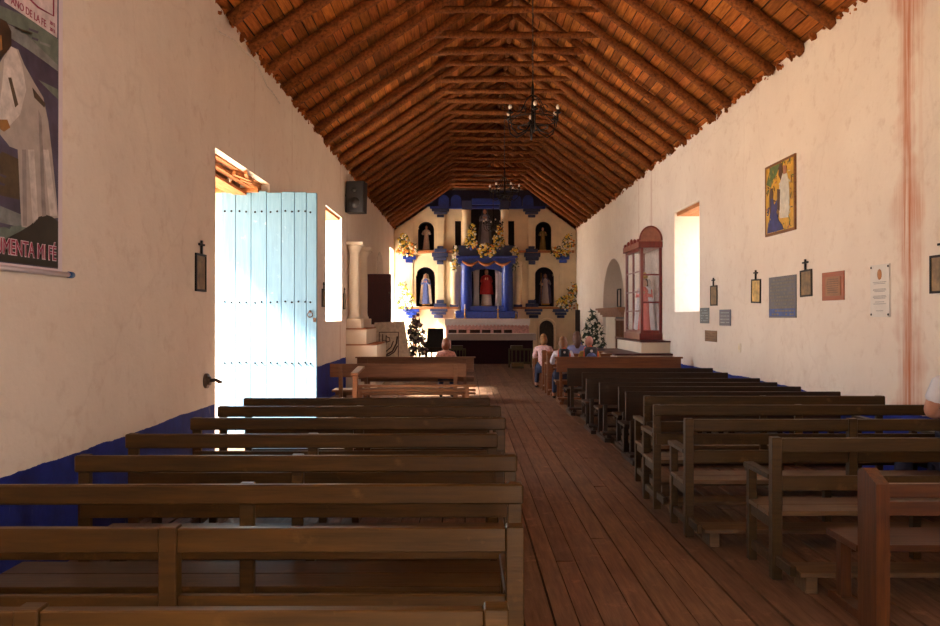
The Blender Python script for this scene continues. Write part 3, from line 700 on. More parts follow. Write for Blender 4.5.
# symbol board
t = thing('easel_board', 'cream board with a dark framed curving line emblem leaning below the shutter', 'board', (-2.38, 20.7, 0)); t.rotation_euler = (-.1, 0, 0)
MB().prism([(0, .38), (.98, .38), (.80, 1.50), (.02, 1.46)], 0, .03, 'y').build('board', plain('board_cream', (206, 190, 168), .7), t)
mb = MB()
for a, b, c, d_ in ((.14, .66, .55, .57), (.14, .66, 1.20, 1.22), (.14, .16, .55, 1.22), (.64, .66, .55, 1.22)): mb.box(a, b, -.006, 0, c, d_)
def st(pts, r=.012): mb.tube([(x, -.004, z) for x, z in pts], r, 6)
st([(.24, 1.16), (.24, .92), (.21, .86)]); st([(.33, 1.14), (.33, .88)]); st([(.33, 1.10), (.42, 1.06), (.43, .98), (.34, .95)]); st([(.24, 1.0), (.36, .98)], .008)
st([(.16, .60), (.34, .62), (.50, .72), (.60, .92), (.62, 1.1)], .02); st([(.22, .58), (.40, .60), (.55, .70), (.63, .86)], .016); st([(.16, .66), (.32, .70), (.46, .82), (.52, .98)], .014)
mb.build('emblem', plain('emblem_maroon', (60, 26, 22), .7), t)
for x in (.12, .80): MB().beam((x, .04, .0), (x, .03, 1.2), .04, .04).build('easel_leg', M_BRN, t)
MB().beam((.05, .0, .37), (.92, .0, .37), .05, .03).build('easel_shelf', M_BRN, t)

# ------------------------------------------------------------------ display cabinet on the east wall
t = thing('plaster_platform', 'low white masonry platform with dark wooden edge under the display cabinet', 'platform', (0, 0, 0))
bx('block', M_WHITE, t, 3.07, XR, 16.17, 18.9, 0, .82, bevel=.008); bx('edge_board', M_MAROON, t, 3.03, XR, 16.13, 18.95, .82, .86)
bx('upper_block', M_WHITE, t, 3.60, XR, 16.35, 18.9, .86, 1.08, bevel=.008); bx('edge_board', M_MAROON, t, 3.57, XR, 16.31, 18.93, 1.08, 1.11)
t = thing('display_cabinet', 'tall red wooden display cabinet with glass panes and arched crest', 'cabinet', (3.735, 17.0, 1.115))
W_, D_, H_ = XR-3.735-.005, 1.6, 2.0
bx('base', M_RED, t, -.03, W_, -.03, D_, 0, .14); bx('cornice', M_RED, t, -.05, W_, -.05, D_+.03, H_-.04, H_+.09)
for x, y in ((0, 0), (W_-.06, 0), (0, D_-.06), (W_-.06, D_-.06)): bx('corner_post', M_RED, t, x, x+.06, y, y+.06, .14, H_-.04)
bx('back', plain('cabinet_lining', (206, 190, 180), .7), t, W_-.02, W_-.003, .06, D_-.06, .14, H_-.04)
# near end frame (faces the camera) and its glass
f = bx('end_frame', M_RED, t, .06, W_-.06, .01, .04, .14, .20)
for z in (.78, 1.37): bx('glazing_bar', M_RED, f, .06, W_-.06, .01, .04, z, z+.035)
bx('pane', GLASS, f, .055, W_-.055, .02, .026, .19, H_-.05, bevel=0)
for k in range(2):
    y0 = .06+k*.74; y1 = y0+.74
    f = MB(); 
    for a, b, c, d_ in ((y0, y0+.05, .14, H_-.04), (y1-.05, y1, .14, H_-.04), (y0, y1, .14, .20), (y0, y1, H_-.1, H_-.04)): f.box(-.0, .035, a, b, c, d_)
    f = f.build('door', M_RED, t)
    for z in (.60, 1.02, 1.45): bx('glazing_bar', M_RED, f, .005, .03, y0+.05, y1-.05, z, z+.03)
    bx('pane', GLASS, f, .014, .02, y0+.045, y1-.045, .19, H_-.09, bevel=0)
mb = MB(); mb.prism([(-.02, 0)]+[(.21-.235*math.cos(PI*i/14), .02+.30*math.sin(PI*i/14)) for i in range(15)]+[(.44, 0)], -.04, -.0, 'y'); mb.build('crest_arch', plain('brown_crest', (150, 96, 76), .5), t, (0, 0, H_+.09))
mb = MB(); mb.tube([(.21-.235*math.cos(PI*i/14), -.045, H_+.11+.30*math.sin(PI*i/14)) for i in range(15)], .018, 6); mb.build('crest_rim', M_RED, t)
mb = MB()
for k in range(5): mb.ball((-.03, .12+k*.34, H_+.11), (.03, .12, .07-.03*abs(k-2)+.04))
mb.build('crest_scroll', M_RED, t)

# ------------------------------------------------------------------ figures
def statue(name, label, cat, loc, h, robe, mantle=None, hair=(70, 44, 28), cloth2=None, halo=False, staff=False, prayer=True, rz=0):
    """robed figure facing -y"""
    t = thing(name, label, cat, loc, rz); k = h
    mr = plain('robe_%d_%d_%d' % robe, robe, .7, var=.12)
    mb = MB(); mb.lathe([(.0, 0), (.155*k, .0), (.15*k, .03*k), (.13*k, .25*k), (.105*k, .45*k), (.09*k, .58*k), (.10*k, .68*k), (.115*k, .77*k), (.09*k, .82*k), (.035*k, .845*k)], n=20, sy=.72); mb.build('robe', mr, t)
    mb = MB(); mb.ball((0, -.005*k, .92*k), (.052*k, .06*k, .075*k), 14, 10); mb.tube([(0, 0, .83*k), (0, 0, .88*k)], .028*k, 10); mb.tube([(0, -.06*k, .93*k), (0, -.07*k, .905*k)], [.006*k, .012*k], 6)
    mb.build('head', M_SKIN, t)
    mb = MB(); mb.ball((0, .012*k, .935*k), (.06*k, .06*k, .075*k), 14, 10)
    if hair: mb.ball((0, .035*k, .87*k), (.058*k, .04*k, .08*k)); mb.build('hair', plain('hair_%d' % hair[0], hair, .7), t)
    for s in (-1, 1):
        if prayer: pts = [(s*.105*k, 0, .78*k), (s*.13*k, -.03*k, .66*k), (s*.03*k, -.12*k, .70*k)]
        else: pts = [(s*.105*k, 0, .78*k), (s*.15*k, -.02*k, .65*k), (s*.12*k, -.12*k, .62*k if s < 0 else .72*k)]
        mb = MB(); mb.tube(pts, [.04*k, .045*k, .035*k], 8); mb.build('sleeve', plain('tunic_%d' % cloth2[0], cloth2, .6, var=.15) if cloth2 else mr, t)
        e = pts[-1]; mb = MB(); mb.ball((e[0]*.9, e[1]-.02*k, e[2]+.03*k), (.018*k, .018*k, .035*k)); mb.build('hand', M_SKIN, t)
    if mantle:
        mm = plain('mantle_%d_%d_%d' % mantle, mantle, .75, var=.12)
        for s in (-1, 1):
            mb = MB(); pl = [(s*.02*k, .86*k), (s*.12*k, .82*k), (s*.17*k, .5*k), (s*.21*k, .03*k), (s*.10*k, .0), (s*.095*k, .5*k), (s*.05*k, .8*k)]
            mb.prism(pl, -.055*k, .08*k, 'y'); mb.build('mantle', mm, t, bevel=.01*k)
        mb = MB(); mb.prism([(-.20*k, 0), (.20*k, 0), (.15*k, .6*k), (.07*k, .99*k), (-.07*k, .99*k), (-.15*k, .6*k)], .07*k, .11*k, 'y'); mb.build('mantle', mm, t)
    if cloth2:
        mc = plain('tunic_%d' % cloth2[0], cloth2, .6, var=.15)
        mb = MB(); mb.lathe([(.12*k, .30*k), (.19*k, .31*k), (.16*k, .55*k), (.125*k, .7*k), (.13*k, .79*k), (.07*k, .835*k), (.04*k, .84*k)], n=20, sy=.8); mb.build('chasuble', mc, t)
    if halo: mb = MB(); mb.lathe([(.01*k, 1.0*k), (.05*k, 1.0*k), (.06*k, 1.05*k), (.03*k, 1.10*k), (.005*k, 1.13*k)], n=12); mb.build('crown', M_GOLD, t)
    if staff: mb = MB(); mb.tube([(-.15*k, -.12*k, 0), (-.15*k, -.12*k, 1.02*k)], .01*k, 6); mb.build('staff', M_GOLD, t)
    bx('pedestal', M_GOLD, t, -.13*k, .13*k, -.10*k, .10*k, -.04*k, 0)
    return t
statue('saint_statue', 'statue in a long pink dress and white veil inside the glass cabinet', 'statue', (3.94, 17.5, 1.30), 1.14, (226, 106, 96), (216, 206, 206), halo=True, rz=-.5)
bx('figure_stand', wood('stand_brown', (120, 66, 36), (80, 40, 20), 'x', .5), None, 3.80, 4.15, 17.28, 17.76, 1.256, 1.30).update_tag()
_o = bpy.data.objects['figure_stand']; tag(_o, 'low brown wooden stand under the pink statue in the cabinet', 'stand')

# ------------------------------------------------------------------ altarpiece
SR = 26.5; YR = 30.2
def rx(px): return (px-465)/SR
def rz_(py): return 1.6+(317-py)/SR
alt = thing('altarpiece', 'cream and blue plaster altarpiece with niches filling the end wall', 'altarpiece', (0, YR, 0))
def zclip(u): return min(zroof2(u)-.06, 6.3)
def zroof2(u): return ZE+(.68*(u-XL) if u < RX else .745*(XR-u))
CX = rx(486)
def nich(p0, p1, ptop, pbot):
    a, b = rx(p0), rx(p1); hw = (b-a)/2; c = (a+b)/2; zt = rz_(ptop)
    return (a, b, rz_(pbot), arch_top(c, hw, zt-hw, hw))
N_UL = nich(418, 434, 221.5, 250); N_UR = nich(535.5, 551.5, 221.5, 250)
N_LL = nich(416, 435, 267, 306.5); N_LR = nich(534.5, 554, 267, 306.5); N_D = nich(539.5, 554.5, 320.5, 352)
N_C = (rx(472), rx(503), rz_(307), arch_top(CX, (rx(503)-rx(472))/2, rz_(272), .25))
N_T = (rx(471), rx(501), rz_(246), arch_top(CX, (rx(501)-rx(471))/2, rz_(205), .12))
sl1 = (rx(455), rx(461), rz_(252), rz_(220.5)); sl2 = (rx(508), rx(514.5), rz_(252), rz_(220.5))
mb = MB(); pierced(mb, XL, XR, 0, zclip, [N_UL, N_UR, N_LL, N_LR, N_D, N_C, N_T, sl1, sl2], 0, .5, 'y', .05)
mb.build('facade', M_CREAM, alt)
def backing(n, m, y=.46):
    zt = max(n[3](n[0]+(n[1]-n[0])*i/10) for i in range(11)) if callable(n[3]) else n[3]
    bx('niche_back', m, alt, n[0]-.02, n[1]+.02, y, y+.03, n[2]-.02, zt+.02, bevel=0)
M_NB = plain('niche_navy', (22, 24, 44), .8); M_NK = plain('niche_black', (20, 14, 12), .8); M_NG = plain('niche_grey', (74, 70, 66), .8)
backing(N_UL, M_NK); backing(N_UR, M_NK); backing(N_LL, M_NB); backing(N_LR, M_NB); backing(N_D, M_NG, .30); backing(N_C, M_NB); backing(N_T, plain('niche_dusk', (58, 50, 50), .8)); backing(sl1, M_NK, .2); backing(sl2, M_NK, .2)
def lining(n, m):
    """dark inner skin of a niche"""
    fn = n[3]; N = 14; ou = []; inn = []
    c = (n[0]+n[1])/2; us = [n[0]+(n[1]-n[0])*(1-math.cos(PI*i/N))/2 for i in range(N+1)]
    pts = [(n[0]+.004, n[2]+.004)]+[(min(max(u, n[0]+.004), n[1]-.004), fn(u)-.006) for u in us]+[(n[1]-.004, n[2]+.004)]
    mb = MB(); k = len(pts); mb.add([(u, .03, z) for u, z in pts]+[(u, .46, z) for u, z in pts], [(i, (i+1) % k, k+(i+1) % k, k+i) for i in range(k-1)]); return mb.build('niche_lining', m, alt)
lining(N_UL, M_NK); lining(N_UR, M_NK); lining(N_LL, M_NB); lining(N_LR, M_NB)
def R_(px0, px1, py0, py1, y0, y1, m, name, bev=.01): return bx(name, m, alt, rx(px0), rx(px1), y0, y1, rz_(py1), rz_(py0), bevel=bev)
# ledges
for a, b in ((396, 457), (515, 574)): R_(a, b, 250.5, 253, -.16, 0, M_TERRA, 'ledge'); R_(a, b, 253, 255, -.10, 0, M_CREAM, 'ledge_mould')
for a, b in ((397, 459), (513, 575)): R_(a, b, 307, 309, -.18, 0, M_TERRA, 'ledge'); R_(a, b, 309, 311, -.12, 0, M_CREAM, 'ledge_mould')
# pilasters
for s in (-1, 1):
    def X(px): return 486+s*(px-486) if s > 0 else px
    def RR(a, b, *r, **k):
        a, b = (a, b) if s < 0 else (972-b, 972-a); return R_(a, b, *r, **k)
    for a, b in ((437, 444), ):
        RR(a, b, 216, 248, -.07, 0, M_CREAM, 'pilaster'); RR(a, b, 262, 299, -.07, 0, M_CREAM, 'pilaster')
    RR(411, 414, 222, 249, -.05, 0, M_CREAM, 'pilaster'); RR(409, 413, 262, 300, -.05, 0, M_CREAM, 'pilaster'); RR(409, 413, 316, 352, -.05, 0, M_CREAM, 'pilaster')
    RR(437, 446, 318, 356, -.07, 0, M_CREAM, 'pilaster')
    # stepped blue brackets
    for (a, b, y0, y1) in ((432, 449, 209, 211.5), (434, 447, 212, 214.3), (437, 444, 215, 217.5)): RR(a, b, y0, y1, -.16, 0, M_NAVY, 'stepped_bracket')
    for (a, b, y0, y1) in ((437.5, 443.5, 246.5, 248.7), (434.5, 446.5, 249, 252.5), (432, 448, 253, 257), (433.5, 446.5, 257.2, 260.6), (437, 443.5, 261, 264.5)): RR(a, b, y0, y1, -.20, 0, M_NAVY, 'stepped_bracket')
    for (a, b, y0, y1) in ((436.5, 444, 300, 303.3), (434, 446.5, 303.5, 307), (430, 447.5, 309, 311.6), (431.5, 446, 312, 314.6), (434, 443, 315, 318)): RR(a, b, y0, y1, -.22, 0, M_NAVY, 'stepped_bracket')
    for (a, b, y0, y1) in ((403, 416, 256, 259.5), (405.5, 413, 259.8, 263)): RR(a, b, y0, y1, -.18, 0, M_BLUE, 'stepped_bracket')
    for (a, b, y0, y1) in ((404, 419.5, 309, 312), (406, 417, 312.3, 315), (408, 415, 315.3, 318)): RR(a, b, y0, y1, -.2, 0, M_BLUE if s < 0 else M_NAVY, 'stepped_bracket')
    RR(450, 458.5, 304.5, 307, -.2, 0, M_NAVY, 'column_base')
# round cream columns
def column(px, py0, py1, r, m, name='column', y=-.05):
    z0, z1 = rz_(py1), rz_(py0); h = z1-z0
    mb = MB(); mb.lathe([(r*1.2, 0), (r*1.2, .05), (r, .09), (r*1.04, h*.4), (r*.95, h-.12), (r*1.15, h-.06), (r*1.2, h)], (rx(px), y, z0), 22); mb.build(name, m, alt)
column(466, 210, 246, .14, M_CREAM); column(504.5, 210, 246, .14, M_CREAM)
column(454, 262, 305, .13, M_CREAM); column(518.5, 262, 305, .13, M_CREAM)
# blue canopy around the central niche
CB = -.34
column(466.5, 264, 312, .21, M_BLUE, 'blue_column', CB+.12); column(507, 264, 312, .21, M_BLUE, 'blue_column', CB+.12)
R_(458, 515, 259, 264.5, CB-.12, 0, M_BLUE, 'blue_entablature'); R_(456, 517, 256.5, 259, CB-.16, 0, M_BLUE, 'blue_cornice')
R_(463, 472.5, 264, 268, CB, 0, M_TERRA, 'orange_swag'); R_(501, 510, 264, 268, CB, 0, M_TERRA, 'orange_swag')
mb = MB()
for k in range(3):
    x0 = rx(462+k*16); x1 = rx(478+k*16)
    mb.tube([(x0+(x1-x0)*i/8, CB-.15, rz_(262)-.14*math.sin(PI*i/8)) for i in range(9)], [.02+.035*math.sin(PI*i/8) for i in range(9)], 8)
mb.build('garland', M_TERRA, alt)
R_(455, 517, 311, 318.5, CB-.14, 0, M_BLUE, 'blue_base', bev=.04); R_(462, 511, 306, 311, CB-.04, 0, M_BLUE, 'blue_base')
R_(458, 515, 246, 256.5, CB+.05, 0, M_NAVY, 'blue_gallery')
mb = MB(); mb.prism([(rx(470), rz_(268))]+[(CX-.62*math.cos(PI*i/10), rz_(275)+.22*math.sin(PI*i/10)) for i in range(11)]+[(rx(503), rz_(268)), (rx(503), rz_(264)), (rx(470), rz_(264))], CB+.1, CB+.2, 'y'); mb.build('blue_valance', M_BLUE, alt)
# top
R_(424, 550, 190, 206.5, -.02, 0, plain('frieze_navy_shaded', (30, 34, 70), .7), 'blue_frieze')  # navy band, with the darkness under the roof put into its colour
R_(462, 472, 201, 210, -.2, 0, M_NAVY, 'blue_capital'); R_(499, 509, 201, 210, -.2, 0, M_NAVY, 'blue_capital')
R_(430, 545, 206.5, 209, -.14, 0, M_BLUE, 'blue_cornice'); R_(472, 500, 199, 205, -.25, 0, M_BLUE, 'blue_cornice')
for c in (444, 456, 516, 528):
    mb = MB(); mb.prism([(rx(c-5.5), rz_(206.5))]+[(rx(c)-.2*math.cos(PI*i/10), rz_(201)+.22*math.sin(PI*i/10)) for i in range(11)]+[(rx(c+5.5), rz_(206.5))], -.1, 0, 'y'); mb.build('blue_lunette', M_BLUE, alt)
# arched surround of the little door
mb = MB(); a = (N_D[0]+N_D[1])/2; mb.tube([(N_D[0]-.05, -.02, 0)]+[(a-.33*math.cos(PI*i/12), -.02, rz_(320.5)-.27+.33*math.sin(PI*i/12)) for i in range(13)]+[(N_D[1]+.05, -.02, 0)], .035, 8); mb.build('door_surround', M_CREAM, alt)
# statues
statue('saint_statue', 'small statue in pale robes with raised arms in the upper niche on the window side', 'statue', (rx(426), YR+.24, rz_(249.2)), .92, (206, 186, 172), prayer=False)
statue('saint_statue', 'small gilded statue in the upper niche over the little arched door', 'statue', (rx(543.5), YR+.24, rz_(249.2)), .86, (132, 112, 62), prayer=False, halo=False)
statue('saint_statue', 'statue in blue dress and long cream mantle in the lower niche', 'statue', (rx(425.5), YR+.24, rz_(304)), 1.16, (98, 118, 190), (206, 190, 170), hair=(180, 160, 120))
statue('saint_statue', 'statue in grey-white habit with a staff in the lower niche over the little arched door', 'statue', (rx(546), YR+.24, rz_(303.5)), 1.14, (168, 160, 168), (84, 78, 110), prayer=False, staff=True)
statue('saint_statue', 'central statue in a red vestment and white skirt between the blue columns', 'statue', (rx(486.5), YR-.0, rz_(305.5)), 1.38, (222, 214, 206), None, cloth2=(170, 20, 20), halo=True)
statue('saint_statue', 'grey-white statue of a robed woman in the topmost niche', 'statue', (rx(485), YR+.2, rz_(243)), 1.32, (150, 146, 156), (96, 96, 104), halo=True)
for px0, px1, lab in ((473, 479, 'gathered white curtain on the window side of the red-vested statue'), (495, 502, 'gathered white curtain on the plaque side of the red-vested statue')):
    mb = MB(); a, b = rx(px0), rx(px1); n = 24; top = []; rows = []
    for z, sc in ((rz_(306.4), 1), (rz_(290), .85), (rz_(275), .95), (rz_(269.5), 1.05)):
        for i in range(n+1):
            u = i/n; x = (a+b)/2+(b-a)*(u-.5)*sc; rows.append((x, YR-.1+.03*math.sin(u*PI*8), z))
    fs = [(j*(n+1)+i, j*(n+1)+i+1, (j+1)*(n+1)+i+1, (j+1)*(n+1)+i) for j in range(3) for i in range(n)]
    mb.add(rows, fs, True); o = mb.build('curtain', M_CLOTH); md = o.modifiers.new('s', 'SOLIDIFY'); md.thickness = .012
    tag(o, lab, 'curtain', 'white altar curtains')

# ------------------------------------------------------------------ flowers
FY = plain('petal_yellow', (226, 190, 70), .6, var=.1); FW = plain('petal_white', (226, 216, 196), .6, var=.05); FO = plain('petal_orange', (216, 130, 40), .6, var=.1); FP = plain('petal_mauve', (120, 92, 104), .6)
def bouquet(name, label, loc, shape, n, mats=(FY, FW, FO), r=.035, every=2, base=True, cat='flowers', seed=1, leafm=M_LEAF):
    """shape: list of (cx, cz, rx, rz) ellipses in local x,z"""
    rr = random.Random(seed); t = thing(name, label, cat, loc); fl = [MB() for _ in mats]; lf = MB(); areas = [c*d for _, _, c, d in shape]
    for i in range(n*3):
        s = rr.choices(shape, areas)[0]; a = rr.uniform(0, 2*PI); q = math.sqrt(rr.random())
        p = Vector((s[0]+s[2]*q*math.cos(a), rr.uniform(-.12, .08), s[1]+s[3]*q*math.sin(a)))
        if i % every == 1:
            k = rr.choices(range(len(mats)), [5, 3, 2][:len(mats)])[0]; R = r*rr.uniform(.8, 1.5)
            for j in range(5):
                b = 2*PI*j/5; fl[k].ball((p.x+R*.55*math.cos(b), p.y-.06, p.z+R*.55*math.sin(b)), (R*.5, R*.3, R*.5), 6, 4)
            fl[k].ball((p.x, p.y-.075, p.z), R*.35, 6, 4)
        else:
            b = rr.uniform(0, 2*PI); L = rr.uniform(.06, .13)*(r/.035)**.5; d = Vector((math.cos(b)*L, rr.uniform(-.04, .04), math.sin(b)*L)); n_ = Vector((-d.z, rr.uniform(-.02, .02), d.x))*.22
            lf.add([p-d, p+n_+Vector((0, -.01, 0)), p+d, p-n_], [(0, 1, 2, 3)])
    lf.build('leaves', leafm, t)
    for k, f in enumerate(fl):
        if f.v: f.build('blossoms', mats[k], t)
    if base:
        s = min(shape, key=lambda q: q[1]); mb = MB(); mb.lathe([(.03, -.16), (.05, -.15), (.045, -.05), (.07, .02)], (s[0], .0, s[1]-s[3]+.12), 10); mb.build('vase', M_BLUE, t)
    return t
def rb(px, py): return (rx(px), rz_(py))
def rel(o, *sh): return [(rx(a)-rx(o[0]), rz_(b)-rz_(o[1]), c/SR, d_/SR) for a, b, c, d_ in sh]
o = (408, 250); bouquet('flower_bouquet', 'yellow and white flowers on the upper blue bracket beside the window-side wall', (rx(o[0]), YR-.2, rz_(o[1])), rel(o, (408, 250, 10, 7), (404, 240, 5, 6)), 60, seed=2)
o = (406, 300); bouquet('flower_bouquet', 'tall pale yellow flowers in sunlight on the lower blue bracket', (rx(o[0]), YR-.2, rz_(o[1])), rel(o, (406, 301, 9, 9), (403, 289, 5, 7)), 60, mats=(FY, FW), seed=3)
o = (566, 250); bouquet('flower_bouquet', 'yellow and white flowers on the upper bracket over the plaque-side corner', (rx(o[0]), YR-.2, rz_(o[1])), rel(o, (560, 252, 10, 6), (568, 243, 6, 8)), 60, seed=4)
o = (566, 300); bouquet('flower_bouquet', 'large yellow and white flowers on the lower bracket above the little doorway side', (rx(o[0]), YR-.2, rz_(o[1])), rel(o, (566, 303, 10, 7), (572, 291, 5, 8)), 65, seed=5)
o = (470, 240); bouquet('flower_bouquet', 'upright bouquet of yellow flowers beside the top niche on the window side', (rx(o[0]), YR-.45, rz_(o[1])), rel(o, (471, 243, 6, 7), (472, 232, 4, 7)), 45, seed=6)
o = (486, 252); bouquet('flower_bouquet', 'wide low bouquet of yellow roses below the topmost statue', (rx(o[0]), YR-.5, rz_(o[1])), rel(o, (486, 252, 9, 7)), 50, seed=7, base=False)
o = (499, 240); bouquet('flower_bouquet', 'upright bouquet of yellow flowers beside the top niche on the plaque side', (rx(o[0]), YR-.45, rz_(o[1])), rel(o, (498, 243, 6, 8), (499, 232, 3, 7)), 45, seed=8)
o = (456, 258); bouquet('hanging_flowers', 'white and yellow flowers hanging beside the blue canopy on the window side', (rx(o[0]), YR-.3, rz_(o[1])), rel(o, (456, 254, 3, 9), (456, 264, 4, 7)), 32, mats=(FW, FY), seed=9, base=False)
o = (513.5, 258); bouquet('hanging_flowers', 'white flowers hanging beside the blue canopy on the plaque side', (rx(o[0]), YR-.3, rz_(o[1])), rel(o, (514, 254, 4, 7), (514, 264, 3, 7)), 32, mats=(FW, FY), seed=10, base=False)

# ------------------------------------------------------------------ altar table and what stands on it
t = thing('altar_table', 'long altar shelf with white lace cloth and pink front behind the table', 'altar', (0, 28.95, 0)); s_ = 800/28.95
ax = lambda p: (p-465)/s_
az = lambda p: 1.6+(317-p)/s_
M_PINK = plain('pink_panel', (220, 172, 168), .6)
bx('pink_front', M_PINK, t, ax(446.5), ax(529), 0, .7, 0, az(319)-.02)
mb = MB(); mb.box(ax(445), ax(530), -.03, .75, az(318.7)-.03, az(318.7))
n = 24; x0, x1 = ax(445), ax(530)
for i in range(n):
    a = x0+(x1-x0)*i/n; b = x0+(x1-x0)*(i+1)/n; mb.prism([(a, az(319)), (b, az(319)), (b, az(324.5)), ((a+b)/2, az(326.2)), (a, az(324.5))], -.045, -.03, 'y')
mb.build('lace_cloth', M_CLOTH, t)
for p in (452.5, 462.5, 473, 485, 496.5, 507.5): 
    pass
for a, b in ((448, 456.5), (457.5, 466), (469, 479), (481.5, 489.5), (492.5, 500.5)): pass
for a, b in ((448.5, 456.5), (458.5, 466.5), (470, 480), (482, 490.5), (493.5, 501.5), (504, 512)): bx('recess', plain('recess_brown', (58, 32, 22), .8), t, ax(a), ax(b), -.012, .0, az(333), az(329.8), bevel=0)
def candle(label, px, top, y=29.1):
    s = 800/y; x = (px-465)/s; zb = az(318.7); t = thing('candlestick', label, 'candlestick', (x, y, zb), 0, 'altar candlesticks'); h = (318.7-top)/s*1.0
    mb = MB(); mb.lathe([(.07, 0), (.06, .02), (.02, .05), (.03, h*.3), (.015, h*.45), (.02, h*.6), (.05, h*.63), (.05, h*.66)], n=12); mb.build('holder', M_GOLD, t)
    mb = MB(); mb.lathe([(.022, h*.64), (.022, h*.98), (.005, h)], n=10); mb.build('candle', M_CLOTH, t)
candle('short brass candlestick at the window-side end of the altar shelf', 455, 311); candle('tall brass candlestick before the window-side blue column', 465, 304)
candle('tall brass candlestick beside the plaque-side blue column', 498, 304); candle('short brass candlestick at the plaque-side end of the altar shelf', 516, 311)
t = thing('communion_table', 'altar table with grey-white top band and dark purple front', 'table', (0, 27.3, 0)); s_ = 800/27.3
bx('purple_cloth', M_PURPLE, t, ax(451), ax(533), 0, .75, 0, az(340)); bx('white_cloth', plain('grey_linen', (192, 182, 180), .8, var=.05), t, ax(448), ax(536), -.03, .8, az(340)-.01, az(333.6))
# slatted stools in front of it
def slat_stool(label, px0, px1, pt, pb, y, padx):
    s = 800/y; w_ = (px1-px0)/s; t = thing('prie_dieu', label, 'kneeler', ((px0-465)/s, y, 0), 0, 'slatted kneelers before the altar'); m = wood('drab_green_wood', (86, 76, 44), (56, 48, 28), 'z', .5)
    H = 1.6+(317-pt)/s
    for x in (0, w_-.05): bx('post', m, t, x, x+.05, 0, .05, 0, H)
    bx('rail', m, t, 0, w_, .0, .05, H-.06, H); bx('rail', m, t, .05, w_-.05, .005, .045, .12, .18)
    k = 5
    for i in range(k): x = .05+(w_-.1)*(i+.5)/k; bx('slat', m, t, x-.018, x+.018, .012, .036, .18, H-.06)
    bx('arm_pad', m, t, *padx, .0, .3, H, H+.09)
    bx('kneeler_pad', plain('tan_pad', (120, 92, 50), .7), t, padx[0], padx[1], -.35, -.02, .06, .16); bx('pad_base', m, t, padx[0], padx[1], -.33, -.03, 0, .06)
slat_stool('drab green slatted kneeler in front of the purple cloth, nearer the window wall', 447, 466, 348.5, 364, 25.3, (.15, .50))
slat_stool('drab green slatted kneeler in front of the purple cloth, beside the children', 508.5, 532, 348.5, 364, 25.3, (.08, .46))
# low railing and dark chair on the window side
t = thing('low_railing', 'dark low balustrade behind the silhouetted flower stand', 'railing', (-1.9, 25.8, 0))
bx('rail', M_DARK, t, 0, 1.25, 0, .06, .55, .62)
bx('rail', M_DARK, t, 0, 1.25, .0, .06, .08, .14)
for i in range(7): bx('baluster', M_DARK, t, i*.2, i*.2+.045, .01, .05, .0, .55)
t = thing('high_backed_chair', 'dark high-backed chair beside the sunlit corner of the altarpiece', 'chair', (-1.33, 27.0, 0))
MB().prism([(0, .42), (.62, .42), (.60, 1.22), (.08, 1.22)], -.03, .03, 'y').build('backrest', M_BLACK, t); bx('seat', M_BLACK, t, 0, .6, 0, .5, .40, .46)
for x in (0, .56):
    for y in (0, .46): bx('leg', M_BLACK, t, x, x+.05, y-.02, y+.03, 0, .40)
# potted plants
def pot_plant(label, x, y, z0, ztop, wd, mats, seed, leafm, n=60, r=.03):
    h = ztop-z0; sh = [(0, h*.42, wd*.5, h*.22), (0, h*.66, wd*.36, h*.2), (0, h*.88, wd*.16, h*.14)]
    t = bouquet('potted_plant', label, (x, y, z0), sh, n, mats, r, every=(5 if len(mats) == 1 else 3), seed=seed, base=False, cat='plant', leafm=leafm)
    mb = MB(); mb.lathe([(.09, 0), (.12, .02), (.14, .2), (.10, .26), (.12, .28)], n=14); mb.build('pot', M_IRON, t)
    mb = MB(); mb.tube([(0, 0, .25), (.02, 0, h*.5), (0, 0, h*.85)], [.02, .014, .006], 6); mb.build('stem', M_LEAF, t)
    return t
pot_plant('tall vase of dark mauve flowers silhouetted against the sunlit corner', -1.52, 24.8, .0, 1.68, .75, (FP, FW), 21, plain('dusky_leaf', (56, 52, 40), .6), 80, r=.045)
t = pot_plant('leafy potted tree with white blossoms beside the arched recess', 3.18, 19.9, .30, 1.72, .62, (FW,), 22, plain('deep_leaf', (44, 58, 36), .6), 170, r=.03)
bx('plant_stand', M_MAROON, t, -.16, .16, -.16, .16, -.30, 0)
t = thing('banner_pole', 'narrow dark processional banner standing in the plaque-side corner', 'banner', (3.93, 28.0, 0))
bx('cloth', plain('black_gold_cloth', (44, 34, 26), .7), t, -.07, .10, -.02, .0, .6, 1.85); MB().tube([(.015, .02, 0), (.015, .02, 2.0)], .018, 8).build('pole', M_GOLD, t)
MB().ball((.015, .02, 2.02), .035).build('finial', M_GOLD, t)
# stone shelf and lattice in the arched recess
t = thing('stone_shelf', 'carved brown stone shelf jutting out of the arched recess', 'shelf', (XR, 0, 0))
mb = MB()
for k, (z0, z1, ou) in enumerate(((1.60, 1.66, .02), (1.66, 1.73, .08), (1.73, 1.80, .14), (1.80, 1.86, .20))): mb.box(-ou, 0, 21.15-ou, 24.3+ou, z0, z1); mb.box(0, TH*.8, 21.12, 24.28, z0, z1)
mb.build('moulding', plain('carved_stone', (150, 104, 78), .8, var=.3), t)
bx('altar_block', M_WHITE, t, .06, TH*.8, 22.75, 24.2, 0, 1.60)
bx('cupboard', M_DARK, t, .08, TH*.8, 21.15, 22.7, 0, 1.60)
mb = MB()
for k in range(8): mb.box(.05, .08, 21.2+k*.19, 21.24+k*.19, .2, 1.55)
for z in (.2, .6, 1.0, 1.5): mb.box(.045, .08, 21.18, 22.65, z, z+.05)
mb.build('lattice', M_BRN, t)
t = thing('standing_frame', 'small dark rectangular frame standing on the stone shelf', 'frame', (XR-.05, 21.6, 1.861))
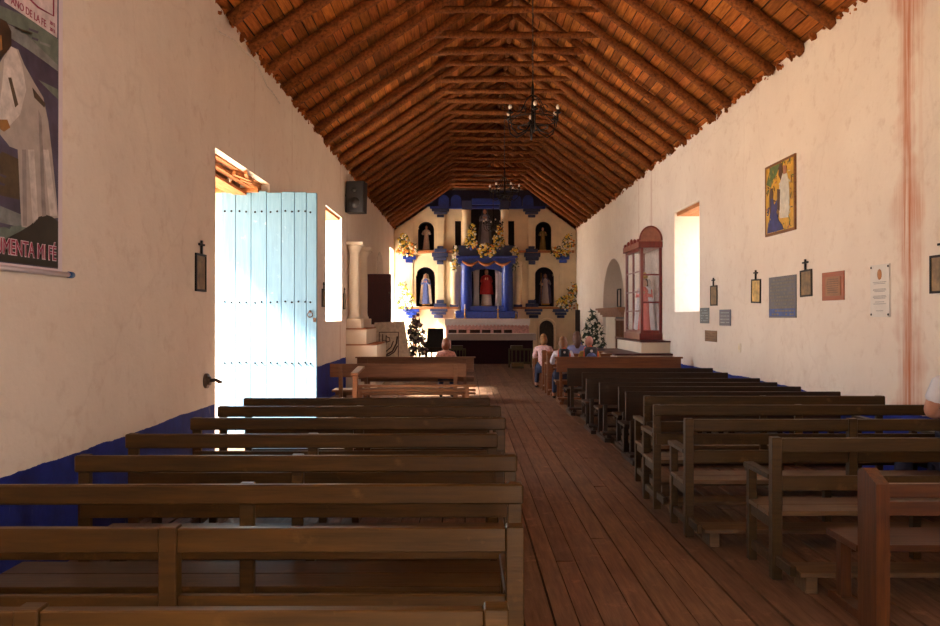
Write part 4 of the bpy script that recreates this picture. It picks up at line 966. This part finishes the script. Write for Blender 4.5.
mb = MB(); wall_frame(mb, -.25, .25, 0, .5, 0, .03, .03); mb.build('frame', M_IRON, t)

# ------------------------------------------------------------------ people
def skin_mesh(vs, es, sub=1):
    """vs: [(x, y, z, r)]; grows one smooth surface over the joints"""
    me = bpy.data.meshes.new('s'); me.from_pydata([v[:3] for v in vs], es, []); o = bpy.data.objects.new('s', me); C.objects.link(o)
    md = o.modifiers.new('skin', 'SKIN'); sv = me.skin_vertices[0].data
    for i, v in enumerate(vs): sv[i].radius = (v[3], v[3]) if len(v) < 5 else (v[3], v[4]); sv[i].use_root = (i == 0)
    o.modifiers.new('sub', 'SUBSURF').levels = sub
    bpy.context.view_layer.update(); ev = o.evaluated_get(bpy.context.evaluated_depsgraph_get()); m2 = bpy.data.meshes.new_from_object(ev)
    V = [tuple(v.co) for v in m2.vertices]; F = [tuple(p.vertices) for p in m2.polygons]; bpy.data.objects.remove(o); return V, F
def person(label, loc, k, shirt, trousers, hair, hairlen=.2, rz=0, sleeve='short', hands=None, fold=False, legs_out=0, head_fwd=.02, Z=.41):
    """seated figure, facing +y; k scales an adult (head top 0.90 m above the seat)"""
    def q(x, y, z, r): return (x*k, y*k, Z+z*k, r*k)
    E = [(.235, .02, .36), (.235, .02, .36)]
    Hn = [(.16, .26, .33), (.16, .26, .33)]
    if hands: Hn = hands
    V = [q(0, 0, .09, .14), q(0, -.01, .25, .125), q(0, .0, .42, .135), q(0, .0, .56, .10), q(0, .01, .63, .055), q(0, head_fwd, .69, .05)]
    ed = [(0, 1), (1, 2), (2, 3), (3, 4), (4, 5)]
    arms = []; legs = []
    for s, e, h in ((-1, E[0], Hn[0]), (1, E[1], Hn[1])):
        b = len(V); V += [q(s*.16, 0, .55, .062), q(s*e[0], e[1], e[2], .045), q(s*h[0], h[1], h[2], .028), q(s*h[0]*.9, h[1]+.06, h[2]-.005, .032)]; ed += [(3, b), (b, b+1), (b+1, b+2), (b+2, b+3)]; arms.append(b)
        b = len(V); V += [q(s*.10, .04, .08, .085), q(s*.12, .44, .09, .058)]
        V += [(s*.13*k+s*legs_out, .47*k, .09, .045*k), (s*.13*k+s*legs_out, .52*k, .035, .036*k), (s*.14*k+s*legs_out, .64*k, .03, .026*k)]
        ed += [(0, b), (b, b+1), (b+1, b+2), (b+2, b+3), (b+3, b+4)]; legs.append(b)
    mb = MB(); SV, SF = skin_mesh(V, ed); mb.add(SV, SF, True)
    for s, b in ((-1, arms[0]), (1, arms[1])):              # fingers
        w0 = Vector(V[b+3][:3])
        for j, L in enumerate((.06, .075, .07, .055)):
            p = w0+Vector(((j-1.5)*.016*k, .01*k, 0)); mb.tube([p, p+Vector((0, L*.55*k, -.004)), p+Vector((0, L*.9*k, -.025*k))], [.0085*k, .008*k, .0065*k], 6)
        p = w0+Vector((-s*.025*k, -.02*k, 0)); mb.tube([p, p+Vector((-s*.025*k, .025*k, 0)), p+Vector((-s*.028*k, .055*k, -.01*k))], [.010*k, .009*k, .007*k], 6)
    hc = Vector((0, (head_fwd+.012)*k, Z+.785*k))
    nu, nv = 16, 12; hv = []
    for j in range(nv+1):
        ph = PI*(j+.02)/(nv+.04); z = -math.cos(ph); a = math.sin(ph); jaw = 1-.22*max(0, -z-.1)
        for i in range(nu):
            th = 2*PI*i/nu; yy = math.sin(th)*a*.095*(1 if z > -.3 else .96); hv.append((hc.x+math.cos(th)*a*.075*jaw*k, hc.y+yy*k+(.008*k if z < -.3 else 0), hc.z+z*.118*k))
    mb.add(hv, [(j*nu+i, j*nu+(i+1) % nu, (j+1)*nu+(i+1) % nu, (j+1)*nu+i) for j in range(nv) for i in range(nu)], True)
    mb.tube([hc+Vector((0, .09*k, .015*k)), hc+Vector((0, .112*k, -.025*k)), hc+Vector((0, .09*k, -.035*k))], [.008*k, .014*k, .01*k], 6)
    for s in (-1, 1): mb.ball(hc+Vector((s*.075*k, 0, -.01*k)), (.010*k, .02*k, .03*k), 8, 6)
    mb.mi = 1
    for s in (-1, 1): mb.ball(hc+Vector((s*.03*k, .087*k, .0)), (.012*k, .008*k, .007*k), 8, 6)
    mb.mi = 2; mb.ball(hc+Vector((0, .088*k, -.06*k)), (.022*k, .008*k, .006*k), 8, 5)
    P = mb.build('person', [M_SKIN, M_BLACK, plain('lips', (160, 90, 80), .6)]); P.location = loc; P.rotation_euler = (0, 0, rz); tag(P, label, 'person')
    # shirt, trousers, hair
    cv = [(*V[0][:3], V[0][3]*1.05), (*V[1][:3], V[1][3]*1.12), (*V[2][:3], V[2][3]*1.1), (*V[3][:3], V[3][3]*1.12), (V[4][0], V[4][1], V[4][2]-.02*k, V[4][3]*1.1)]; ce = [(0, 1), (1, 2), (2, 3), (3, 4)]
    for b in arms:
        n = len(cv); A, B, H = Vector(V[b][:3]), Vector(V[b+1][:3]), Vector(V[b+2][:3])
        if sleeve == 'short': m_ = A.lerp(B, .72); cv += [(*A, V[b][3]*1.15), (*m_, .066*k)]; ce += [(3, n), (n, n+1)]
        else: m_ = B.lerp(H, .85); cv += [(*A, V[b][3]*1.1), (*B, .056*k), (*m_, .042*k)]; ce += [(3, n), (n, n+1), (n+1, n+2)]
    sv_, sf_ = skin_mesh(cv, ce); MB().add(sv_, sf_, True).build('shirt', shirt, P)
    cv = [(V[0][0], V[0][1], V[0][2]-.01, V[0][3]*1.0)]; ce = []
    for b in legs:
        n = len(cv); cv += [(*V[b][:3], .098*k), (*V[b+1][:3], .070*k), (*V[b+2][:3], .054*k)]; ce += [(0, n), (n, n+1), (n+1, n+2)]
    sv_, sf_ = skin_mesh(cv, ce); MB().add(sv_, sf_, True).build('trousers', trousers, P)
    for s in (-1, 1):
        b = legs[0] if s < 0 else legs[1]; A = Vector(V[b+3][:3]); MB().tube([A+Vector((0, -.05*k, .0)), A+Vector((0, .03*k, .0)), A+Vector((0, .13*k, -.008))], [.034*k, .04*k, .026*k], 10).build('shoe', M_BLACK, P)
    mb = MB(); mb.ball(hc+Vector((0, -.02*k, .025*k)), (.086*k, .098*k, .108*k), 16, 10)
    if hairlen: mb.ball(hc+Vector((0, -.035*k, -.04*k)), (.10*k, .09*k, .12*k), 14, 10)
    if hairlen:
        mb.tube([hc+Vector((0, -.055*k, .03*k)), hc+Vector((0, -.085*k, -.08*k)), hc+Vector((0, -.10*k, -.08*k-hairlen*k*.5)), hc+Vector((0, -.11*k, -.08*k-hairlen*k))], [.075*k, .08*k, .07*k, .03*k], 12)
    mb.build('hair', hair, P)
    return P
H_BR = plain('brown_hair', (112, 70, 36), .6, scale=60); H_DB = plain('dark_brown_hair', (84, 48, 28), .6, scale=60); H_FAIR = plain('light_brown_hair', (128, 88, 46), .6, scale=60)
JEANS = plain('blue_denim', (40, 46, 72), .8)
person('seated person in a white short-sleeved shirt cut by the picture edge', (3.80, 6.06, 0), 1.17, plain('white_shirt', (214, 214, 222), .8, var=.04), JEANS, H_DB, 0, hands=[(.02, .18, .33), (.10, .28, .30)], rz=.08, Z=.45)
person('child with light brown hair and pink floral shirt at the pew end', (1.74, 17.72, 0), .90, plain('floral_pink', (206, 168, 168), .8, var=.35, scale=22), JEANS, H_FAIR, .06, sleeve='long')
person('child with long brown hair and a white top wearing a black and orange backpack', (1.87, 15.28, 0), .90, plain('white_top', (214, 206, 210), .8, var=.05), JEANS, H_BR, .24, sleeve='long')
person('person with dark brown hair in a pale blue top between the two backpacks', (2.34, 16.72, 0), .98, plain('pale_blue_top', (116, 118, 158), .8, var=.08), JEANS, H_DB, .16, sleeve='long')
person('person with a bare pinkish head wearing the blue-grey and orange backpack', (2.38, 15.30, 0), .90, plain('olive_yellow_top', (160, 130, 60), .8, var=.08), JEANS, plain('cropped_fair_hair', (176, 120, 104), .6), 0, sleeve='long')
person('small child in a striped pink and white shirt seated before the altar', (-.37, 15.55, 0), .86, plain('striped_pink', (200, 140, 124), .8, var=.35, scale=30), JEANS, plain('warm_brown_hair', (134, 76, 46), .6, scale=50), .03, sleeve='long')
def backpack(label, loc, m, band, patch, rnd, k):
    t = thing('backpack', label, 'backpack', loc); t.scale = (k, 1, k)
    mb = MB(); mb.box(-.15, .15, -.12, .0, 0, .40); mb.build('body', m, t, bevel=.045)
    mb = MB(); mb.box(-.11, .11, -.16, -.12, .04, .20); mb.build('pocket', m, t, bevel=.03)
    for s in (-1, 1):
        mb = MB(); mb.tube([(s*.15, -.10, .05), (s*.16, -.08, .22), (s*.135, -.04, .36), (s*.11, .05, .38)], .016, 8); mb.build('strap', band, t)
    if rnd: mb = MB(); mb.lathe([(.0, 0), (.115, 0), (.10, .02), (.0, .025)], n=20); o = mb.build('round_panel', patch, t, (0, -.125, .16)); o.rotation_euler = (PI/2, 0, 0)
    else: mb = MB(); mb.box(-.07, .07, -.168, -.16, .14, .165); mb.build('stripe', patch, t)
    mb = MB(); mb.ball((0, -.125, .31), (.032, .01, .032)); mb.build('badge', M_CLOTH, t)
    mb = MB(); mb.tube([(-.04, -.05, .39), (0, -.05, .43), (.04, -.05, .39)], .010, 6); mb.build('grab_loop', band, t)
ORG = plain('orange_strap', (214, 80, 30), .6)
backpack('black backpack with a yellow stripe on the long-haired child', (1.87, 15.15, .72), plain('backpack_black', (34, 32, 40), .7), ORG, FY, False, .70)
backpack('grey and orange backpack with a round blue panel', (2.38, 15.17, .70), plain('backpack_grey', (52, 50, 56), .7), ORG, plain('panel_blue', (84, 96, 150), .6), True, .84)
